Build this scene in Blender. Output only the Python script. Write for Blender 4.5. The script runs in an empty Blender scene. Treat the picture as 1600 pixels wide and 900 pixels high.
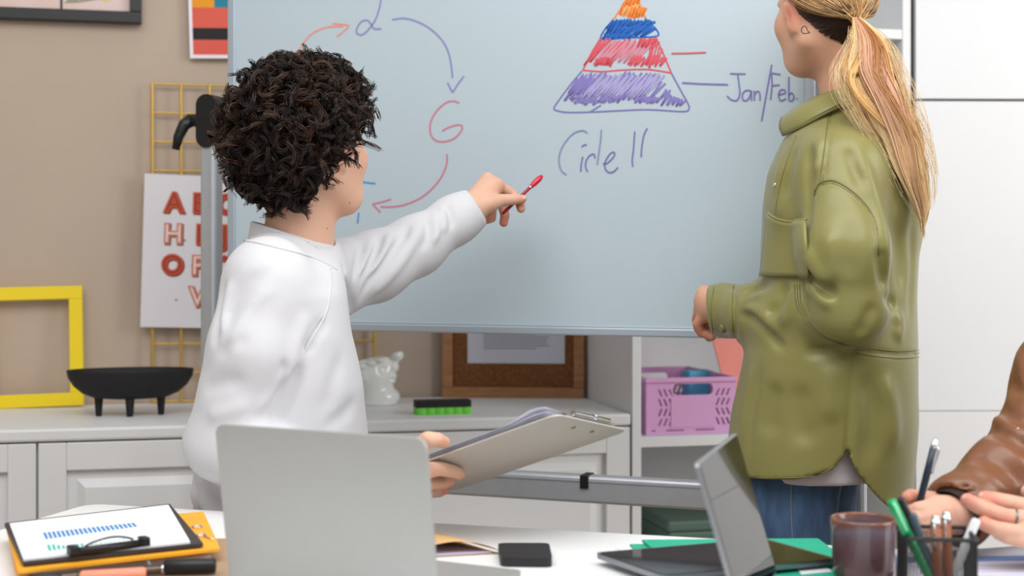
import bpy, bmesh, math, random
import numpy as np
from mathutils import Vector, Matrix

rnd = random.Random(7)
rng = np.random.default_rng(7)
scene = bpy.context.scene
COL = scene.collection
PI = math.pi

# ------------------------------------------------------------------ camera, world, lights, exposure
F, HZ, CAM = 2222.2, 400.0, 1.17          # focal length in pixels of the 1600x900 frame, horizon row, eye height
cam_data = bpy.data.cameras.new('camera')
cam_data.lens = 50.0
cam_data.sensor_width = 36.0
cam_data.shift_y = -50.0 / 1600.0
cam_data.clip_start = 0.05
cam_data.dof.use_dof = True
cam_data.dof.focus_distance = 2.55
cam_data.dof.aperture_fstop = 3.6
cam = bpy.data.objects.new('camera', cam_data)
COL.objects.link(cam)
cam.location = (0, 0, CAM)
cam.rotation_euler = (PI / 2, 0, 0)
scene.camera = cam

world = bpy.data.worlds.new('world')
scene.world = world
world.use_nodes = True
bg = world.node_tree.nodes['Background']
bg.inputs['Color'].default_value = (0.93, 0.97, 1.0, 1)
bg.inputs['Strength'].default_value = 0.54


def area(name, loc, target, sx, sy, power, color=(1, 1, 1)):
    l = bpy.data.lights.new(name, 'AREA')
    l.shape = 'RECTANGLE'
    l.size, l.size_y = sx, sy
    l.energy = power
    l.color = color
    o = bpy.data.objects.new(name, l)
    COL.objects.link(o)
    o.location = loc
    o.rotation_euler = (Vector(target) - Vector(loc)).to_track_quat('-Z', 'Y').to_euler()
    return o


area('window_light', (3.3, 1.45, 2.1), (0.1, 2.7, 0.9), 1.8, 1.8, 58, (1.0, 0.985, 0.96))
area('overhead_fill', (0.0, 1.2, 2.75), (0.0, 2.3, 0.5), 3.0, 1.6, 58, (1.0, 0.985, 0.96))  # unseen fill lamp, added overhead to brighten the table and cabinet fronts

vs = scene.view_settings
vs.view_transform = 'Standard'
vs.look = 'None'
vs.gamma = 1.0
vs.exposure = 0.1
vs.use_curve_mapping = False


# ------------------------------------------------------------------ helpers
def s2l(c):
    c = c / 255.0
    return c / 12.92 if c <= 0.04045 else ((c + 0.055) / 1.055) ** 2.4


def rgb(r, g, b):
    return (s2l(r), s2l(g), s2l(b), 1.0)


def P(px, py, D):
    """World point seen at pixel (px, py) of the photograph at depth D in front of the camera."""
    return Vector(((px - 800) / F * D, D, CAM - (py - HZ) / F * D))


MATS = {}


def mat(name, col, rough=0.5, metal=0.0, noise=0.0, nscale=8.0, bump=0.0, bscale=200.0, spec=0.5, sheen=0.0,
        trans=0.0, coat=0.0, sss=0.0, attr=None, col2=None, emit=None, stretch=None, alpha=1.0, ior=1.45, bdist=0.002):
    if name in MATS:
        return MATS[name]
    m = bpy.data.materials.new(name)
    m.use_nodes = True
    nt = m.node_tree
    b = nt.nodes['Principled BSDF']
    b.inputs['Base Color'].default_value = col
    b.inputs['Roughness'].default_value = rough
    b.inputs['Metallic'].default_value = metal
    b.inputs['Specular IOR Level'].default_value = spec
    b.inputs['IOR'].default_value = ior
    if sheen:
        b.inputs['Sheen Weight'].default_value = sheen
        b.inputs['Sheen Roughness'].default_value = 0.6
    if trans:
        b.inputs['Transmission Weight'].default_value = trans
    if coat:
        b.inputs['Coat Weight'].default_value = coat
        b.inputs['Coat Roughness'].default_value = 0.08
    if sss:
        b.inputs['Subsurface Weight'].default_value = sss
        b.inputs['Subsurface Radius'].default_value = (0.012, 0.004, 0.002)
        b.inputs['Subsurface Scale'].default_value = 0.6
    if alpha < 1:
        b.inputs['Alpha'].default_value = alpha
    L = nt.links
    tc = nt.nodes.new('ShaderNodeTexCoord')
    src = tc.outputs['Object']
    if stretch:
        mp = nt.nodes.new('ShaderNodeMapping')
        mp.inputs['Scale'].default_value = stretch
        L.new(src, mp.inputs['Vector'])
        src = mp.outputs['Vector']
    colsock = None
    if noise or col2:
        n = nt.nodes.new('ShaderNodeTexNoise')
        n.inputs['Scale'].default_value = nscale
        n.inputs['Detail'].default_value = 4
        L.new(src, n.inputs['Vector'])
        mx = nt.nodes.new('ShaderNodeMix')
        mx.data_type = 'RGBA'
        if col2:
            mx.inputs['A'].default_value = col
            mx.inputs['B'].default_value = col2
        else:
            mx.inputs['A'].default_value = tuple(c * (1 - noise) for c in col[:3]) + (1,)
            mx.inputs['B'].default_value = tuple(min(1, c * (1 + noise)) for c in col[:3]) + (1,)
        mr = nt.nodes.new('ShaderNodeMapRange')
        mr.inputs['From Min'].default_value = 0.3
        mr.inputs['From Max'].default_value = 0.7
        L.new(n.outputs['Fac'], mr.inputs['Value'])
        L.new(mr.outputs['Result'], mx.inputs['Factor'])
        colsock = mx.outputs['Result']
        L.new(colsock, b.inputs['Base Color'])
    if attr:
        a = nt.nodes.new('ShaderNodeAttribute')
        a.attribute_name = attr
        L.new(a.outputs['Color'], b.inputs['Base Color'])
    if bump:
        n2 = nt.nodes.new('ShaderNodeTexNoise')
        n2.inputs['Scale'].default_value = bscale
        n2.inputs['Detail'].default_value = 3
        L.new(src, n2.inputs['Vector'])
        bp = nt.nodes.new('ShaderNodeBump')
        bp.inputs['Strength'].default_value = bump
        bp.inputs['Distance'].default_value = bdist
        L.new(n2.outputs['Fac'], bp.inputs['Height'])
        L.new(bp.outputs['Normal'], b.inputs['Normal'])
    MATS[name] = m
    return m


class MB:
    """Collects shapes; build() links them as one mesh object."""

    def __init__(self):
        self.v, self.f, self.s = [], [], []
        self.M = Matrix.Identity(4)

    def add(self, verts, faces, smooth=False):
        o = len(self.v)
        M = self.M
        self.v.extend([M @ Vector(p) for p in verts])
        self.f.extend([tuple(i + o for i in f) for f in faces])
        self.s.extend([smooth] * len(faces))
        return self

    def box(self, c, size, bev=0.0, rot=None, seg=2):
        bm = bmesh.new()
        bmesh.ops.create_cube(bm, size=1.0)
        for v in bm.verts:
            v.co = Vector((v.co.x * size[0], v.co.y * size[1], v.co.z * size[2]))
        if bev > 0:
            bmesh.ops.bevel(bm, geom=list(bm.edges), offset=min(bev, min(size) * 0.49), segments=seg, affect='EDGES', profile=0.5)
        R = rot.to_matrix().to_4x4() if rot is not None and hasattr(rot, 'to_matrix') else (rot if rot is not None else Matrix.Identity(4))
        bm.verts.index_update()
        self.add([Vector(c) + (R.to_3x3() @ v.co) for v in bm.verts], [[v.index for v in f.verts] for f in bm.faces], False)
        bm.free()
        return self

    def b2(self, a, b, bev=0.0):
        return self.box([(a[i] + b[i]) / 2 for i in range(3)], [abs(b[i] - a[i]) for i in range(3)], bev)

    def cyl(self, a, b, r, r2=None, n=16, cap=True, smooth=True):
        a, b = Vector(a), Vector(b)
        r2 = r if r2 is None else r2
        d = (b - a).normalized()
        u = d.orthogonal().normalized()
        w = d.cross(u)
        vs_, fs = [], []
        for k in range(n):
            t = 2 * PI * k / n
            e = u * math.cos(t) + w * math.sin(t)
            vs_ += [a + e * r, b + e * r2]
        for k in range(n):
            i, j = 2 * k, 2 * ((k + 1) % n)
            fs.append((i, j, j + 1, i + 1))
        self.add(vs_, fs, smooth)
        if cap:
            self.add([vs_[2 * k] for k in range(n)], [tuple(reversed(range(n)))])
            self.add([vs_[2 * k + 1] for k in range(n)], [tuple(range(n))])
        return self

    def tube(self, pts, r, n=8, closed=False):
        pts = [Vector(p) for p in pts]
        m = len(pts)
        rs = r if isinstance(r, (list, tuple)) else [r] * m
        vs_, fs = [], []
        u = None
        for i, p in enumerate(pts):
            a = pts[(i - 1) % m] if closed else pts[max(i - 1, 0)]
            b = pts[(i + 1) % m] if closed else pts[min(i + 1, m - 1)]
            d = (b - a).normalized() if (b - a).length > 1e-9 else Vector((0, 0, 1))
            if u is None:
                u = d.orthogonal().normalized()
            u = (u - d * u.dot(d))
            u = u.normalized() if u.length > 1e-6 else d.orthogonal().normalized()
            w = d.cross(u)
            for k in range(n):
                t = 2 * PI * k / n
                vs_.append(p + (u * math.cos(t) + w * math.sin(t)) * rs[i])
        for i in range(m if closed else m - 1):
            for k in range(n):
                a, b = i * n + k, i * n + (k + 1) % n
                c, d2 = ((i + 1) % m) * n + (k + 1) % n, ((i + 1) % m) * n + k
                fs.append((a, b, c, d2))
        if not closed:
            fs.append(tuple(reversed(range(n))))
            fs.append(tuple(range((m - 1) * n, m * n)))
        return self.add(vs_, fs, True)

    def lathe(self, prof, n=40, c=(0, 0, 0)):
        vs_, fs = [], []
        for r, z in prof:
            for k in range(n):
                t = 2 * PI * k / n
                vs_.append((c[0] + r * math.cos(t), c[1] + r * math.sin(t), c[2] + z))
        for i in range(len(prof) - 1):
            for k in range(n):
                fs.append((i * n + k, i * n + (k + 1) % n, (i + 1) * n + (k + 1) % n, (i + 1) * n + k))
        return self.add(vs_, fs, True)

    def prism(self, poly, h, rot=None):
        """poly: 2D outline (x, y), extruded from z=0 to h."""
        n = len(poly)
        vs_ = [(x, y, 0) for x, y in poly] + [(x, y, h) for x, y in poly]
        fs = [tuple(reversed(range(n))), tuple(range(n, 2 * n))]
        fs += [(i, (i + 1) % n, n + (i + 1) % n, n + i) for i in range(n)]
        return self.add(vs_, fs)

    def build(self, name, m, parent=None, world=False):
        vv = self.v
        if world and parent is not None:
            I = MW[parent.name].inverted()
            vv = [I @ p for p in vv]
        me = bpy.data.meshes.new(name)
        me.from_pydata([tuple(p) for p in vv], [], self.f)
        me.polygons.foreach_set('use_smooth', self.s)
        me.materials.append(m)
        o = bpy.data.objects.new(name, me)
        COL.objects.link(o)
        if parent is not None:
            o.parent = parent
            MW[o.name] = MW[parent.name].copy()
        else:
            MW[o.name] = Matrix.Identity(4)
        return o


MW = {}


def np_mesh(name, V, Q, m, parent=None, smooth=True, tri=False):
    """Mesh object straight from numpy arrays (world coordinates)."""
    V = np.asarray(V, dtype=np.float64)
    if parent is not None:
        I = np.array(MW[parent.name].inverted())
        V = V @ I[:3, :3].T + I[:3, 3]
    me = bpy.data.meshes.new(name)
    k = Q.shape[1]
    me.vertices.add(len(V))
    me.vertices.foreach_set('co', V.astype(np.float32).ravel())
    me.loops.add(Q.size)
    me.loops.foreach_set('vertex_index', Q.astype(np.int32).ravel())
    me.polygons.add(len(Q))
    me.polygons.foreach_set('loop_start', np.arange(0, Q.size, k, dtype=np.int32))
    me.polygons.foreach_set('use_smooth', np.full(len(Q), smooth))
    me.update(calc_edges=True)
    me.validate()
    me.materials.append(m)
    o = bpy.data.objects.new(name, me)
    COL.objects.link(o)
    if parent is not None:
        o.parent = parent
        MW[o.name] = MW[parent.name].copy()
    else:
        MW[o.name] = Matrix.Identity(4)
    return o


def tag(o, label, cat, group=None):
    o['label'] = label
    o['category'] = cat
    if group:
        o['group'] = group
    return o


def thing(name, label, cat, M=None, group=None):
    o = bpy.data.objects.new(name, None)
    o.empty_display_size = 0.05
    COL.objects.link(o)
    M = M if M is not None else Matrix.Identity(4)
    o.matrix_world = M
    MW[o.name] = M.copy()
    tag(o, label, cat, group)
    return o


def struct(o):
    o['kind'] = 'structure'
    return o


def rot_z(deg, loc=(0, 0, 0)):
    return Matrix.Translation(Vector(loc)) @ Matrix.Rotation(math.radians(deg), 4, 'Z')


def spl(pts, n=8, closed=False):
    """Catmull-Rom through points (2D or 3D tuples)."""
    pts = [np.array(p, float) for p in pts]
    m = len(pts)
    if m < 3:
        return pts
    out = []
    for i in range(m if closed else m - 1):
        p0 = pts[(i - 1) % m] if closed or i > 0 else 2 * pts[0] - pts[1]
        p1, p2 = pts[i], pts[(i + 1) % m]
        p3 = pts[(i + 2) % m] if closed or i + 2 < m else 2 * pts[-1] - pts[-2]
        for k in range(n):
            t = k / n
            out.append(0.5 * (2 * p1 + (p2 - p0) * t + (2 * p0 - 5 * p1 + 4 * p2 - p3) * t * t + (3 * p1 - p0 - 3 * p2 + p3) * t ** 3))
    if not closed:
        out.append(pts[-1])
    return out


def rrect(w, h, r, n=5, c=(0, 0)):
    out = []
    for sx, sy, a in ((1, 1, 0), (-1, 1, 90), (-1, -1, 180), (1, -1, 270)):
        for k in range(n + 1):
            t = math.radians(a + 90 * k / n)
            out.append((c[0] + sx * (w / 2 - r) + r * math.cos(t), c[1] + sy * (h / 2 - r) + r * math.sin(t)))
    return out


# room frame: the back wall runs away to the right by 13 degrees
RA = 13.0
c13, s13 = math.cos(math.radians(RA)), math.sin(math.radians(RA))
ROOM = rot_z(RA)


def RW(px, py, b):
    """Room coordinates (a along the wall, b depth, z) of the point at pixel (px, py) in the plane at depth b."""
    x = (px - 800) / F
    D = b / (c13 - s13 * x)
    return Vector((x * D * c13 + D * s13, b, CAM - (py - HZ) / F * D))


def room(a, b, z, rz=0.0):
    return ROOM @ rot_z(rz, (a, b, z))


# whiteboard frame: right end nearer by 20 degrees
BA = -20.0
c20, s20 = math.cos(math.radians(20)), math.sin(math.radians(20))
PB = 3.08 * c20
BOARD = rot_z(BA)


def BW(px, py, b=None):
    b = PB if b is None else b
    x = (px - 800) / F
    D = b / (c20 + s20 * x)
    return Vector((x * D * c20 - D * s20, b, CAM - (py - HZ) / F * D))


# ------------------------------------------------------------------ materials
M_wall = mat('beige_wall', rgb(190, 172, 155), 0.85, noise=0.03, nscale=3, bump=0.08, bscale=300)
M_white = mat('white_paint', rgb(226, 227, 228), 0.45, noise=0.012, nscale=5)
M_gloss = mat('white_gloss', rgb(235, 236, 238), 0.18, noise=0.01, nscale=3)
M_floor = mat('floor_wood', rgb(170, 150, 128), 0.5, noise=0.15, nscale=4, stretch=(1, 8, 1))
M_ceil = mat('ceiling_white', rgb(240, 240, 240), 0.9)
M_table = mat('table_white', rgb(240, 241, 241), 0.35)
M_alu = mat('aluminium', rgb(188, 193, 199), 0.4, metal=0.55, noise=0.03, nscale=40)
M_steel = mat('chrome', rgb(220, 220, 222), 0.12, metal=1.0)
M_black = mat('black_plastic', rgb(24, 24, 27), 0.4)
M_blackmat = mat('black_matte', rgb(22, 21, 22), 0.65)
M_gold = mat('gold_wire', rgb(216, 178, 92), 0.35, metal=0.75)
M_board = mat('board_surface', rgb(184, 200, 209), 0.32, coat=0.15)
M_paper = mat('paper', rgb(236, 236, 243), 0.8)
M_silver = mat('laptop_silver', rgb(180, 181, 179), 0.45, metal=0.5, noise=0.01, nscale=30)
M_screen = mat('dark_glass', rgb(12, 12, 15), 0.04, spec=0.7)

# ------------------------------------------------------------------ the room
mb = MB()
mb.b2((-4.5, -2.5, -0.05), (4.5, 4.06, 0.0))
fl = mb.build('floor', M_floor)
fl.matrix_world = ROOM
struct(fl)
B_WALL = 4.06
mb = MB()
mb.b2((-3.2, B_WALL, 0), (4.5, B_WALL + 0.1, 2.8))
wb = mb.build('wall_back', M_wall)
wb.matrix_world = ROOM
struct(wb)
mb = MB()
mb.b2((-3.3, -2.5, 0), (-3.2, B_WALL + 0.1, 2.8))
wl = mb.build('wall_left', M_wall)
wl.matrix_world = ROOM
struct(wl)
mb = MB()
mb.b2((-3.2, B_WALL - 0.012, 0.0), (1.2, B_WALL, 0.08), 0.003)
o = mb.build('baseboard_back', M_white)
o.matrix_world = ROOM
struct(o)

# ------------------------------------------------------------------ low cabinets along the wall
B_CF, CT = 3.5, 0.764
a_gap1 = RW(58, 700, B_CF).x
a_end = RW(986, 700, B_CF).x
a_gap2 = (a_gap1 + a_end) / 2


def cabinet(a0, a1, label, split=True):
    t = thing('cabinet', label, 'cabinet', room((a0 + a1) / 2, B_CF, 0), 'low white cabinets along the wall')
    w = a1 - a0
    m = MB()
    m.b2((-w / 2, 0.022, 0.08), (w / 2, 0.55, CT - 0.03))
    m.b2((-w / 2, 0.06, 0.0), (w / 2, 0.5, 0.08))
    m.build('carcass', M_white, t)
    z0, z1 = 0.085, CT - 0.034
    g = 0.0025
    dr = bpy.data.objects.new('door', None)
    # raised panel door: stiles, rails and a bevelled panel
    sw = 0.066
    m = MB()
    for x0, x1 in ((-w / 2 + g, -w / 2 + sw), (w / 2 - sw, w / 2 - g)):
        m.b2((x0, 0, z0), (x1, 0.02, z1), 0.0025)
    m.b2((-w / 2 + sw, 0, z1 - sw), (w / 2 - sw, 0.02, z1), 0.0025)
    m.b2((-w / 2 + sw, 0, z0), (w / 2 - sw, 0.02, z0 + sw), 0.0025)
    d = m.build('door', M_white, t)
    x0, x1, y0, y1 = -w / 2 + sw, w / 2 - sw, z0 + sw, z1 - sw
    e = 0.042
    q = 0.014
    V = [(x0, q, y0), (x1, q, y0), (x1, q, y1), (x0, q, y1),
         (x0 + 0.022, q, y0 + 0.022), (x1 - 0.022, q, y0 + 0.022), (x1 - 0.022, q, y1 - 0.022), (x0 + 0.022, q, y1 - 0.022),
         (x0 + e, 0.003, y0 + e), (x1 - e, 0.003, y0 + e), (x1 - e, 0.003, y1 - e), (x0 + e, 0.003, y1 - e)]
    Fc = []
    for k in range(4):
        n = (k + 1) % 4
        Fc += [(k, n, 4 + n, 4 + k), (4 + k, 4 + n, 8 + n, 8 + k)]
    Fc.append((8, 9, 10, 11))
    m = MB()
    m.add(V, Fc)
    m.build('door_panel', M_white, d)
    return t


cabinet(a_gap1 - (a_end - a_gap2), a_gap1, 'white panelled cabinet, leftmost in the low row under the yellow frame')
cabinet(a_gap1, a_gap2, 'white panelled cabinet below the black footed bowl')
cabinet(a_gap2, a_end, 'white panelled cabinet below the green eraser, next to the open shelf unit')
m = MB()
a_l = a_gap1 - (a_end - a_gap2)
m.b2((a_l, 0, 0), (a_end - 0.001, 0.553, 0.03), 0.006)
wt = m.build('worktop', M_white)
wt.matrix_world = room(0, B_CF - 0.004, CT - 0.03)
tag(wt, 'long white worktop on the low cabinets, holding bowl, frame and eraser', 'worktop')

# ------------------------------------------------------------------ open shelf unit and tall cupboard on the right
a_s0 = a_end + 0.002
a_s1 = RW(1428, 300, B_CF).x
SH = thing('shelf_unit', 'tall white open shelf unit behind the person in the olive jacket', 'shelf', room(0, 0, 0))
th = 0.024


def shelf_panel(nm, p0, p1):
    MB().b2(p0, p1, 0.001).build(nm, M_white, SH)


shelf_panel('side_panel', (a_s0, B_CF - 0.005, 0), (a_s0 + th, B_WALL - 0.004, 2.3))
shelf_panel('side_panel', (a_s1 - th - 0.012, B_CF - 0.005, 0), (a_s1 - 0.012, B_WALL - 0.004, 2.3))
shelf_panel('back_panel', (a_s0 + th, B_WALL - 0.016, 0.05), (a_s1 - th - 0.012, B_WALL - 0.004, 2.3))
z_sh = RW(1010, 683, B_CF).z
for z in (0.30, z_sh, 1.24, 1.78, 2.3):
    shelf_panel('shelf_board', (a_s0 + th, B_CF - 0.003, z - 0.026), (a_s1 - th - 0.012, B_WALL - 0.016, z))

p = ROOM @ Vector((a_s1, B_CF, 0))
TALL = thing('tall_cupboard', 'glossy white tall cupboard with flat doors at the right edge', 'cupboard', rot_z(1.5, (p.x + 0.001, p.y - 0.012, 0)))
M_gapd = mat('gap_grey', rgb(150, 152, 155), 0.7)
MB().b2((0.001, 0.022, 0), (3.2, 0.45, 2.5)).build('carcass', M_gapd, TALL)
D15 = p.y * 1.0
zs1 = CAM + (HZ - 158.5) / F * 3.87
zs2 = CAM + (HZ - 640) / F * 3.87
g = 0.0035
for z0, z1, gg in ((zs1 + g, 2.45, 0), (zs2 + 0.0008, zs1 - g, 0), (0.08, zs2 - 0.0008, 0)):
    for x0, x1 in ((0.001, 0.799), (0.801, 1.599), (1.601, 2.399), (2.401, 3.2)):
        MB().b2((x0, 0, z0), (x1, 0.02, z1), 0.0015).build('door', M_gloss, TALL)

# ------------------------------------------------------------------ whiteboard on its stand
bl = BW(357, 300).x
br = BW(1272, 300).x
bz0 = BW(1000, 526).z
bz1 = bz0 + 0.93
WB = thing('whiteboard', 'mobile grey-blue whiteboard with marker drawings on an aluminium stand', 'whiteboard', BOARD)
MB().b2((bl + 0.012, PB, bz0 + 0.012), (br - 0.012, PB + 0.012, bz1 - 0.012)).build('writing_surface', M_board, WB)
m = MB()
m.b2((bl, PB - 0.006, bz0), (bl + 0.02, PB + 0.024, bz1), 0.003)
M_rim = mat('board_rim', rgb(172, 184, 194), 0.4, metal=0.3)
m.build('frame_edge', M_rim, WB)
MB().b2((br - 0.02, PB - 0.006, bz0), (br, PB + 0.024, bz1), 0.003).build('frame_edge', M_rim, WB)
MB().b2((bl + 0.02, PB - 0.006, bz1 - 0.018), (br - 0.02, PB + 0.024, bz1), 0.003).build('frame_edge', M_rim, WB)
m = MB()
m.b2((bl + 0.02, PB - 0.007, bz0), (br - 0.02, PB + 0.024, bz0 + 0.018), 0.003)
m.b2((bl + 0.02, PB - 0.003, bz0 + 0.018), (br - 0.02, PB + 0.004, bz0 + 0.021), 0.001)
m.build('frame_edge', M_rim, WB)
# left and right column with black clamp heads
ca = BW(327.5, 300, PB).x
cz = BW(327, 148).z


def column(a, sgn):
    c = MB()
    c.b2((a - 0.0205, PB - 0.012, 0.06), (a + 0.0205, PB + 0.03, cz - 0.075), 0.009)
    for dx in (-0.011, 0.011):
        c.b2((a + dx - 0.002, PB - 0.0135, 0.06), (a + dx + 0.002, PB - 0.010, cz - 0.075))
    c.build('column', M_alu, WB)
    h = MB()
    h.prism(rrect(0.054, 0.125, 0.026, 8), 0.052)
    R = Matrix.Rotation(PI / 2, 4, 'X')
    h.v = [Vector((a, PB + 0.035, cz - 0.0625)) + (R.to_3x3() @ p_) for p_ in h.v]
    h.b2((a + sgn * 0.025, PB - 0.004, cz - 0.09), (a + sgn * 0.052, PB + 0.02, cz - 0.035), 0.004)
    h.build('clamp_head', M_black, WB)
    k = MB()
    zc = cz - 0.058
    k.cyl((a - sgn * 0.02, PB + 0.008, zc), (a - sgn * 0.058, PB + 0.008, zc), 0.017, 0.015, 16)
    k.tube([(a - sgn * 0.05, PB + 0.006, zc + 0.003), (a - sgn * 0.066, PB - 0.006, zc - 0.012), (a - sgn * 0.076, PB - 0.014, zc - 0.04), (a - sgn * 0.081, PB - 0.018, zc - 0.07)],
           [0.016, 0.0145, 0.012, 0.009], 12)
    k.build('clamp_handle', M_black, WB)
    f_ = MB()
    f_.box((a, PB - 0.17, 0.085), (0.05, 0.44, 0.04), 0.012)
    f_.build('foot', M_alu, WB)
    for dy in (-0.37, 0.0):
        w_ = MB()
        w_.cyl((a - 0.012, PB + 0.01 + dy, 0.034), (a + 0.012, PB + 0.01 + dy, 0.034), 0.033, None, 18)
        w_.build('castor', M_black, WB)


column(ca, 1)
column(br + (bl - ca) + 0.03, -1)
cr0, cr1 = BW(900, 738).z, BW(900, 777).z
zt, zb_ = BW(805, 737).z, BW(680, 771).z
m = MB()
m.b2((ca + 0.02, PB - 0.008, zb_), (br + (bl - ca) + 0.01, PB + 0.03, zt), 0.006)
m.b2((ca + 0.02, PB - 0.010, zt - 0.012), (br + (bl - ca) + 0.01, PB - 0.006, zt - 0.009))
m.build('crossbar', M_alu, WB)
kx = BW(915, 748).x
MB().b2((kx - 0.009, PB - 0.013, zt - 0.026), (kx + 0.009, PB + 0.034, zt + 0.002), 0.001).build('bar_clip', M_black, WB)

# marker drawings, written on the board's face
def ink(nm, col):
    return mat(nm, col, 0.6)


INK_N = [0]


def stroke(polys, w, m, name='ink_stroke'):
    vs_, fs = [], []
    for poly in polys:
        INK_N[0] += 1
        y = PB - 0.0006 - INK_N[0] * 5e-6      # each pen stroke lies on the one before
        pts = [BW(p_[0], p_[1]) for p_ in poly]
        pts = [(q.x, q.z) for q in pts]
        n = len(pts)
        o0 = len(vs_)
        for i in range(n):
            a, b = pts[max(i - 1, 0)], pts[min(i + 1, n - 1)]
            dx, dz = b[0] - a[0], b[1] - a[1]
            l = math.hypot(dx, dz) or 1
            nx, nz = -dz / l * w / 2, dx / l * w / 2
            vs_ += [(pts[i][0] + nx, y, pts[i][1] + nz), (pts[i][0] - nx, y, pts[i][1] - nz)]
        for i in range(n - 1):
            fs.append((o0 + 2 * i, o0 + 2 * i + 1, o0 + 2 * i + 3, o0 + 2 * i + 2))
    return MB().add(vs_, fs).build(name, m, WB)


I_or = ink('ink_salmon', rgb(226, 150, 138))
I_vi = ink('ink_violet', rgb(138, 142, 192))
I_vi2 = ink('ink_violet_dark', rgb(122, 116, 178))
I_vi3 = ink('ink_violet_pale', rgb(166, 162, 208))
I_vi4 = ink('ink_violet_hatch', rgb(132, 122, 188))
I_rd = ink('ink_red', rgb(214, 84, 98))
I_rd2 = ink('ink_rose', rgb(200, 128, 146))
I_bl = ink('ink_blue', rgb(24, 96, 184))
I_bl2 = ink('ink_blue_pale', rgb(92, 146, 208))
I_og = ink('ink_orange', rgb(236, 130, 48))
I_og2 = ink('ink_orange_pale', rgb(240, 165, 100))


def c1(pts):
    return [(440 + x / 2.5, y / 2.5) for x, y in pts]


def c2(pts):
    return [(840 + x / 3.0, y / 3.0) for x, y in pts]


def c3(pts):
    return [(840 + x / 4.738, y / 4.738) for x, y in pts]


def c4(pts):
    return [(860 + x / 7.5, 180 + y / 7.5) for x, y in pts]


W1 = 0.0042
stroke([spl(c1([(55, 220), (75, 185), (110, 140), (150, 115), (190, 105), (240, 103)])), spl(c1([(200, 92), (230, 95), (262, 100), (245, 120), (217, 143)]), 4)], W1, I_or, 'ink_arrow')
stroke([spl(c1([(391, -60), (388, 0), (380, 40), (365, 80), (340, 115), (315, 136), (295, 130), (295, 110), (312, 85), (335, 80), (350, 95), (362, 112), (390, 113)]))], W1, I_vi, 'ink_letter')
stroke([spl(c1([(432, 77), (480, 72), (530, 85), (580, 112), (625, 155), (650, 200), (662, 250), (668, 305)])), c1([(648, 323), (668, 362)]), spl(c1([(668, 362), (688, 330), (713, 297)]), 4)], W1, I_vi, 'ink_arrow')
stroke([spl(c1([(695, 402), (670, 395), (640, 403), (605, 435), (582, 480), (583, 525), (605, 550), (640, 553), (675, 540), (700, 515), (706, 495), (690, 488), (655, 497), (627, 512)]))], W1, I_rd2, 'ink_letter')
stroke([spl(c1([(646, 602), (645, 640), (625, 690), (590, 735), (540, 775), (480, 800), (430, 808), (387, 808)])), spl(c1([(428, 778), (390, 790), (355, 797)]), 4), c1([(355, 797), (387, 830)])], W1, I_rd2, 'ink_arrow')
for q_ in ([(315, 710), (335, 714), (367, 717)], [(302, 830), (300, 843), (297, 873)]):
    stroke([c1(q_)], W1, I_bl2, 'ink_stroke')
W2 = 0.0034
# pyramid outlines
stroke([c3([(560, 145), (600, 90), (655, 0), (694, -90), (700, -90), (745, 0), (770, 60), (800, 135)])], W2, I_og, 'ink_outline')
stroke([spl(c3([(560, 145), (490, 230), (465, 285), (480, 292), (680, 280), (875, 270), (890, 235), (840, 180), (795, 135)]), 4)], W2, I_bl, 'ink_stroke')
stroke([c3([(465, 285), (400, 390), (335, 520)]), c3([(875, 275), (930, 395), (990, 540)]), spl(c3([(335, 520), (480, 530), (640, 518), (820, 515), (990, 540)]), 4)], W2, I_rd, 'ink_stroke')
stroke([spl(c3([(330, 525), (250, 620), (160, 740), (122, 800), (140, 818), (220, 832), (390, 830), (600, 820), (820, 812), (1080, 826), (1120, 805), (1115, 770), (1060, 670), (990, 540)]), 5), c3([(390, 828), (470, 780)])], W2, I_vi2, 'ink_stroke')


def scribble(x0, x1, ytop, ybot, step, lean, m, w, jit, quad=None):
    """A zigzag of slanted pen strokes between two edges (crop-3 coordinates)."""
    L = []
    x = x0
    while x < x1:
        ta, tb = rnd.uniform(-jit, jit), rnd.uniform(-jit, jit)
        yt, yb = ytop(x) + ta, ybot(x) + tb
        bx = x - lean * (yb - yt) / 150.0
        L.append(spl(c3([(x, yt), ((x + bx) / 2 + rnd.uniform(-6, 6), (yt + yb) / 2), (bx, yb), (x + step * 0.8, yt + rnd.uniform(0, jit))]), 4))
        x += step * rnd.uniform(0.75, 1.25)
    return stroke(L, w, m, 'ink_hatching')


def clampf(v, a, b):
    return max(a, min(b, v))


scribble(640, 750, lambda x: -20 if x > 660 else 20, lambda x: 120, 13, 45, I_og, 0.0052, 10)
scribble(650, 770, lambda x: 40, lambda x: 128, 20, 50, I_og2, 0.006, 14)
scribble(700, 800, lambda x: 60, lambda x: 132, 20, 40, I_og, 0.005, 10)
scribble(560, 860, lambda x: 152, lambda x: 200 + 10 * math.sin(x), 30, 150, I_bl, 0.006, 8)
scribble(620, 880, lambda x: 195, lambda x: 272, 38, 170, I_bl, 0.0062, 8)
scribble(560, 620, lambda x: 160, lambda x: 285, 16, 80, I_bl, 0.007, 8)
scribble(500, 700, lambda x: 250, lambda x: 285, 36, 60, I_bl, 0.005, 6)
scribble(480, 880, lambda x: 292, lambda x: clampf(360 + (900 - x) * 0.3, 380, 490), 34, 105, I_rd, 0.0042, 14)
scribble(540, 860, lambda x: 300, lambda x: 470, 46, 110, mat('ink_pink', rgb(206, 138, 156), 0.6), 0.0045, 14)
scribble(440, 560, lambda x: 430, lambda x: 486, 14, 30, I_rd, 0.0042, 8)
scribble(700, 940, lambda x: 420, lambda x: 480, 28, 70, I_rd, 0.004, 14)
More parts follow.
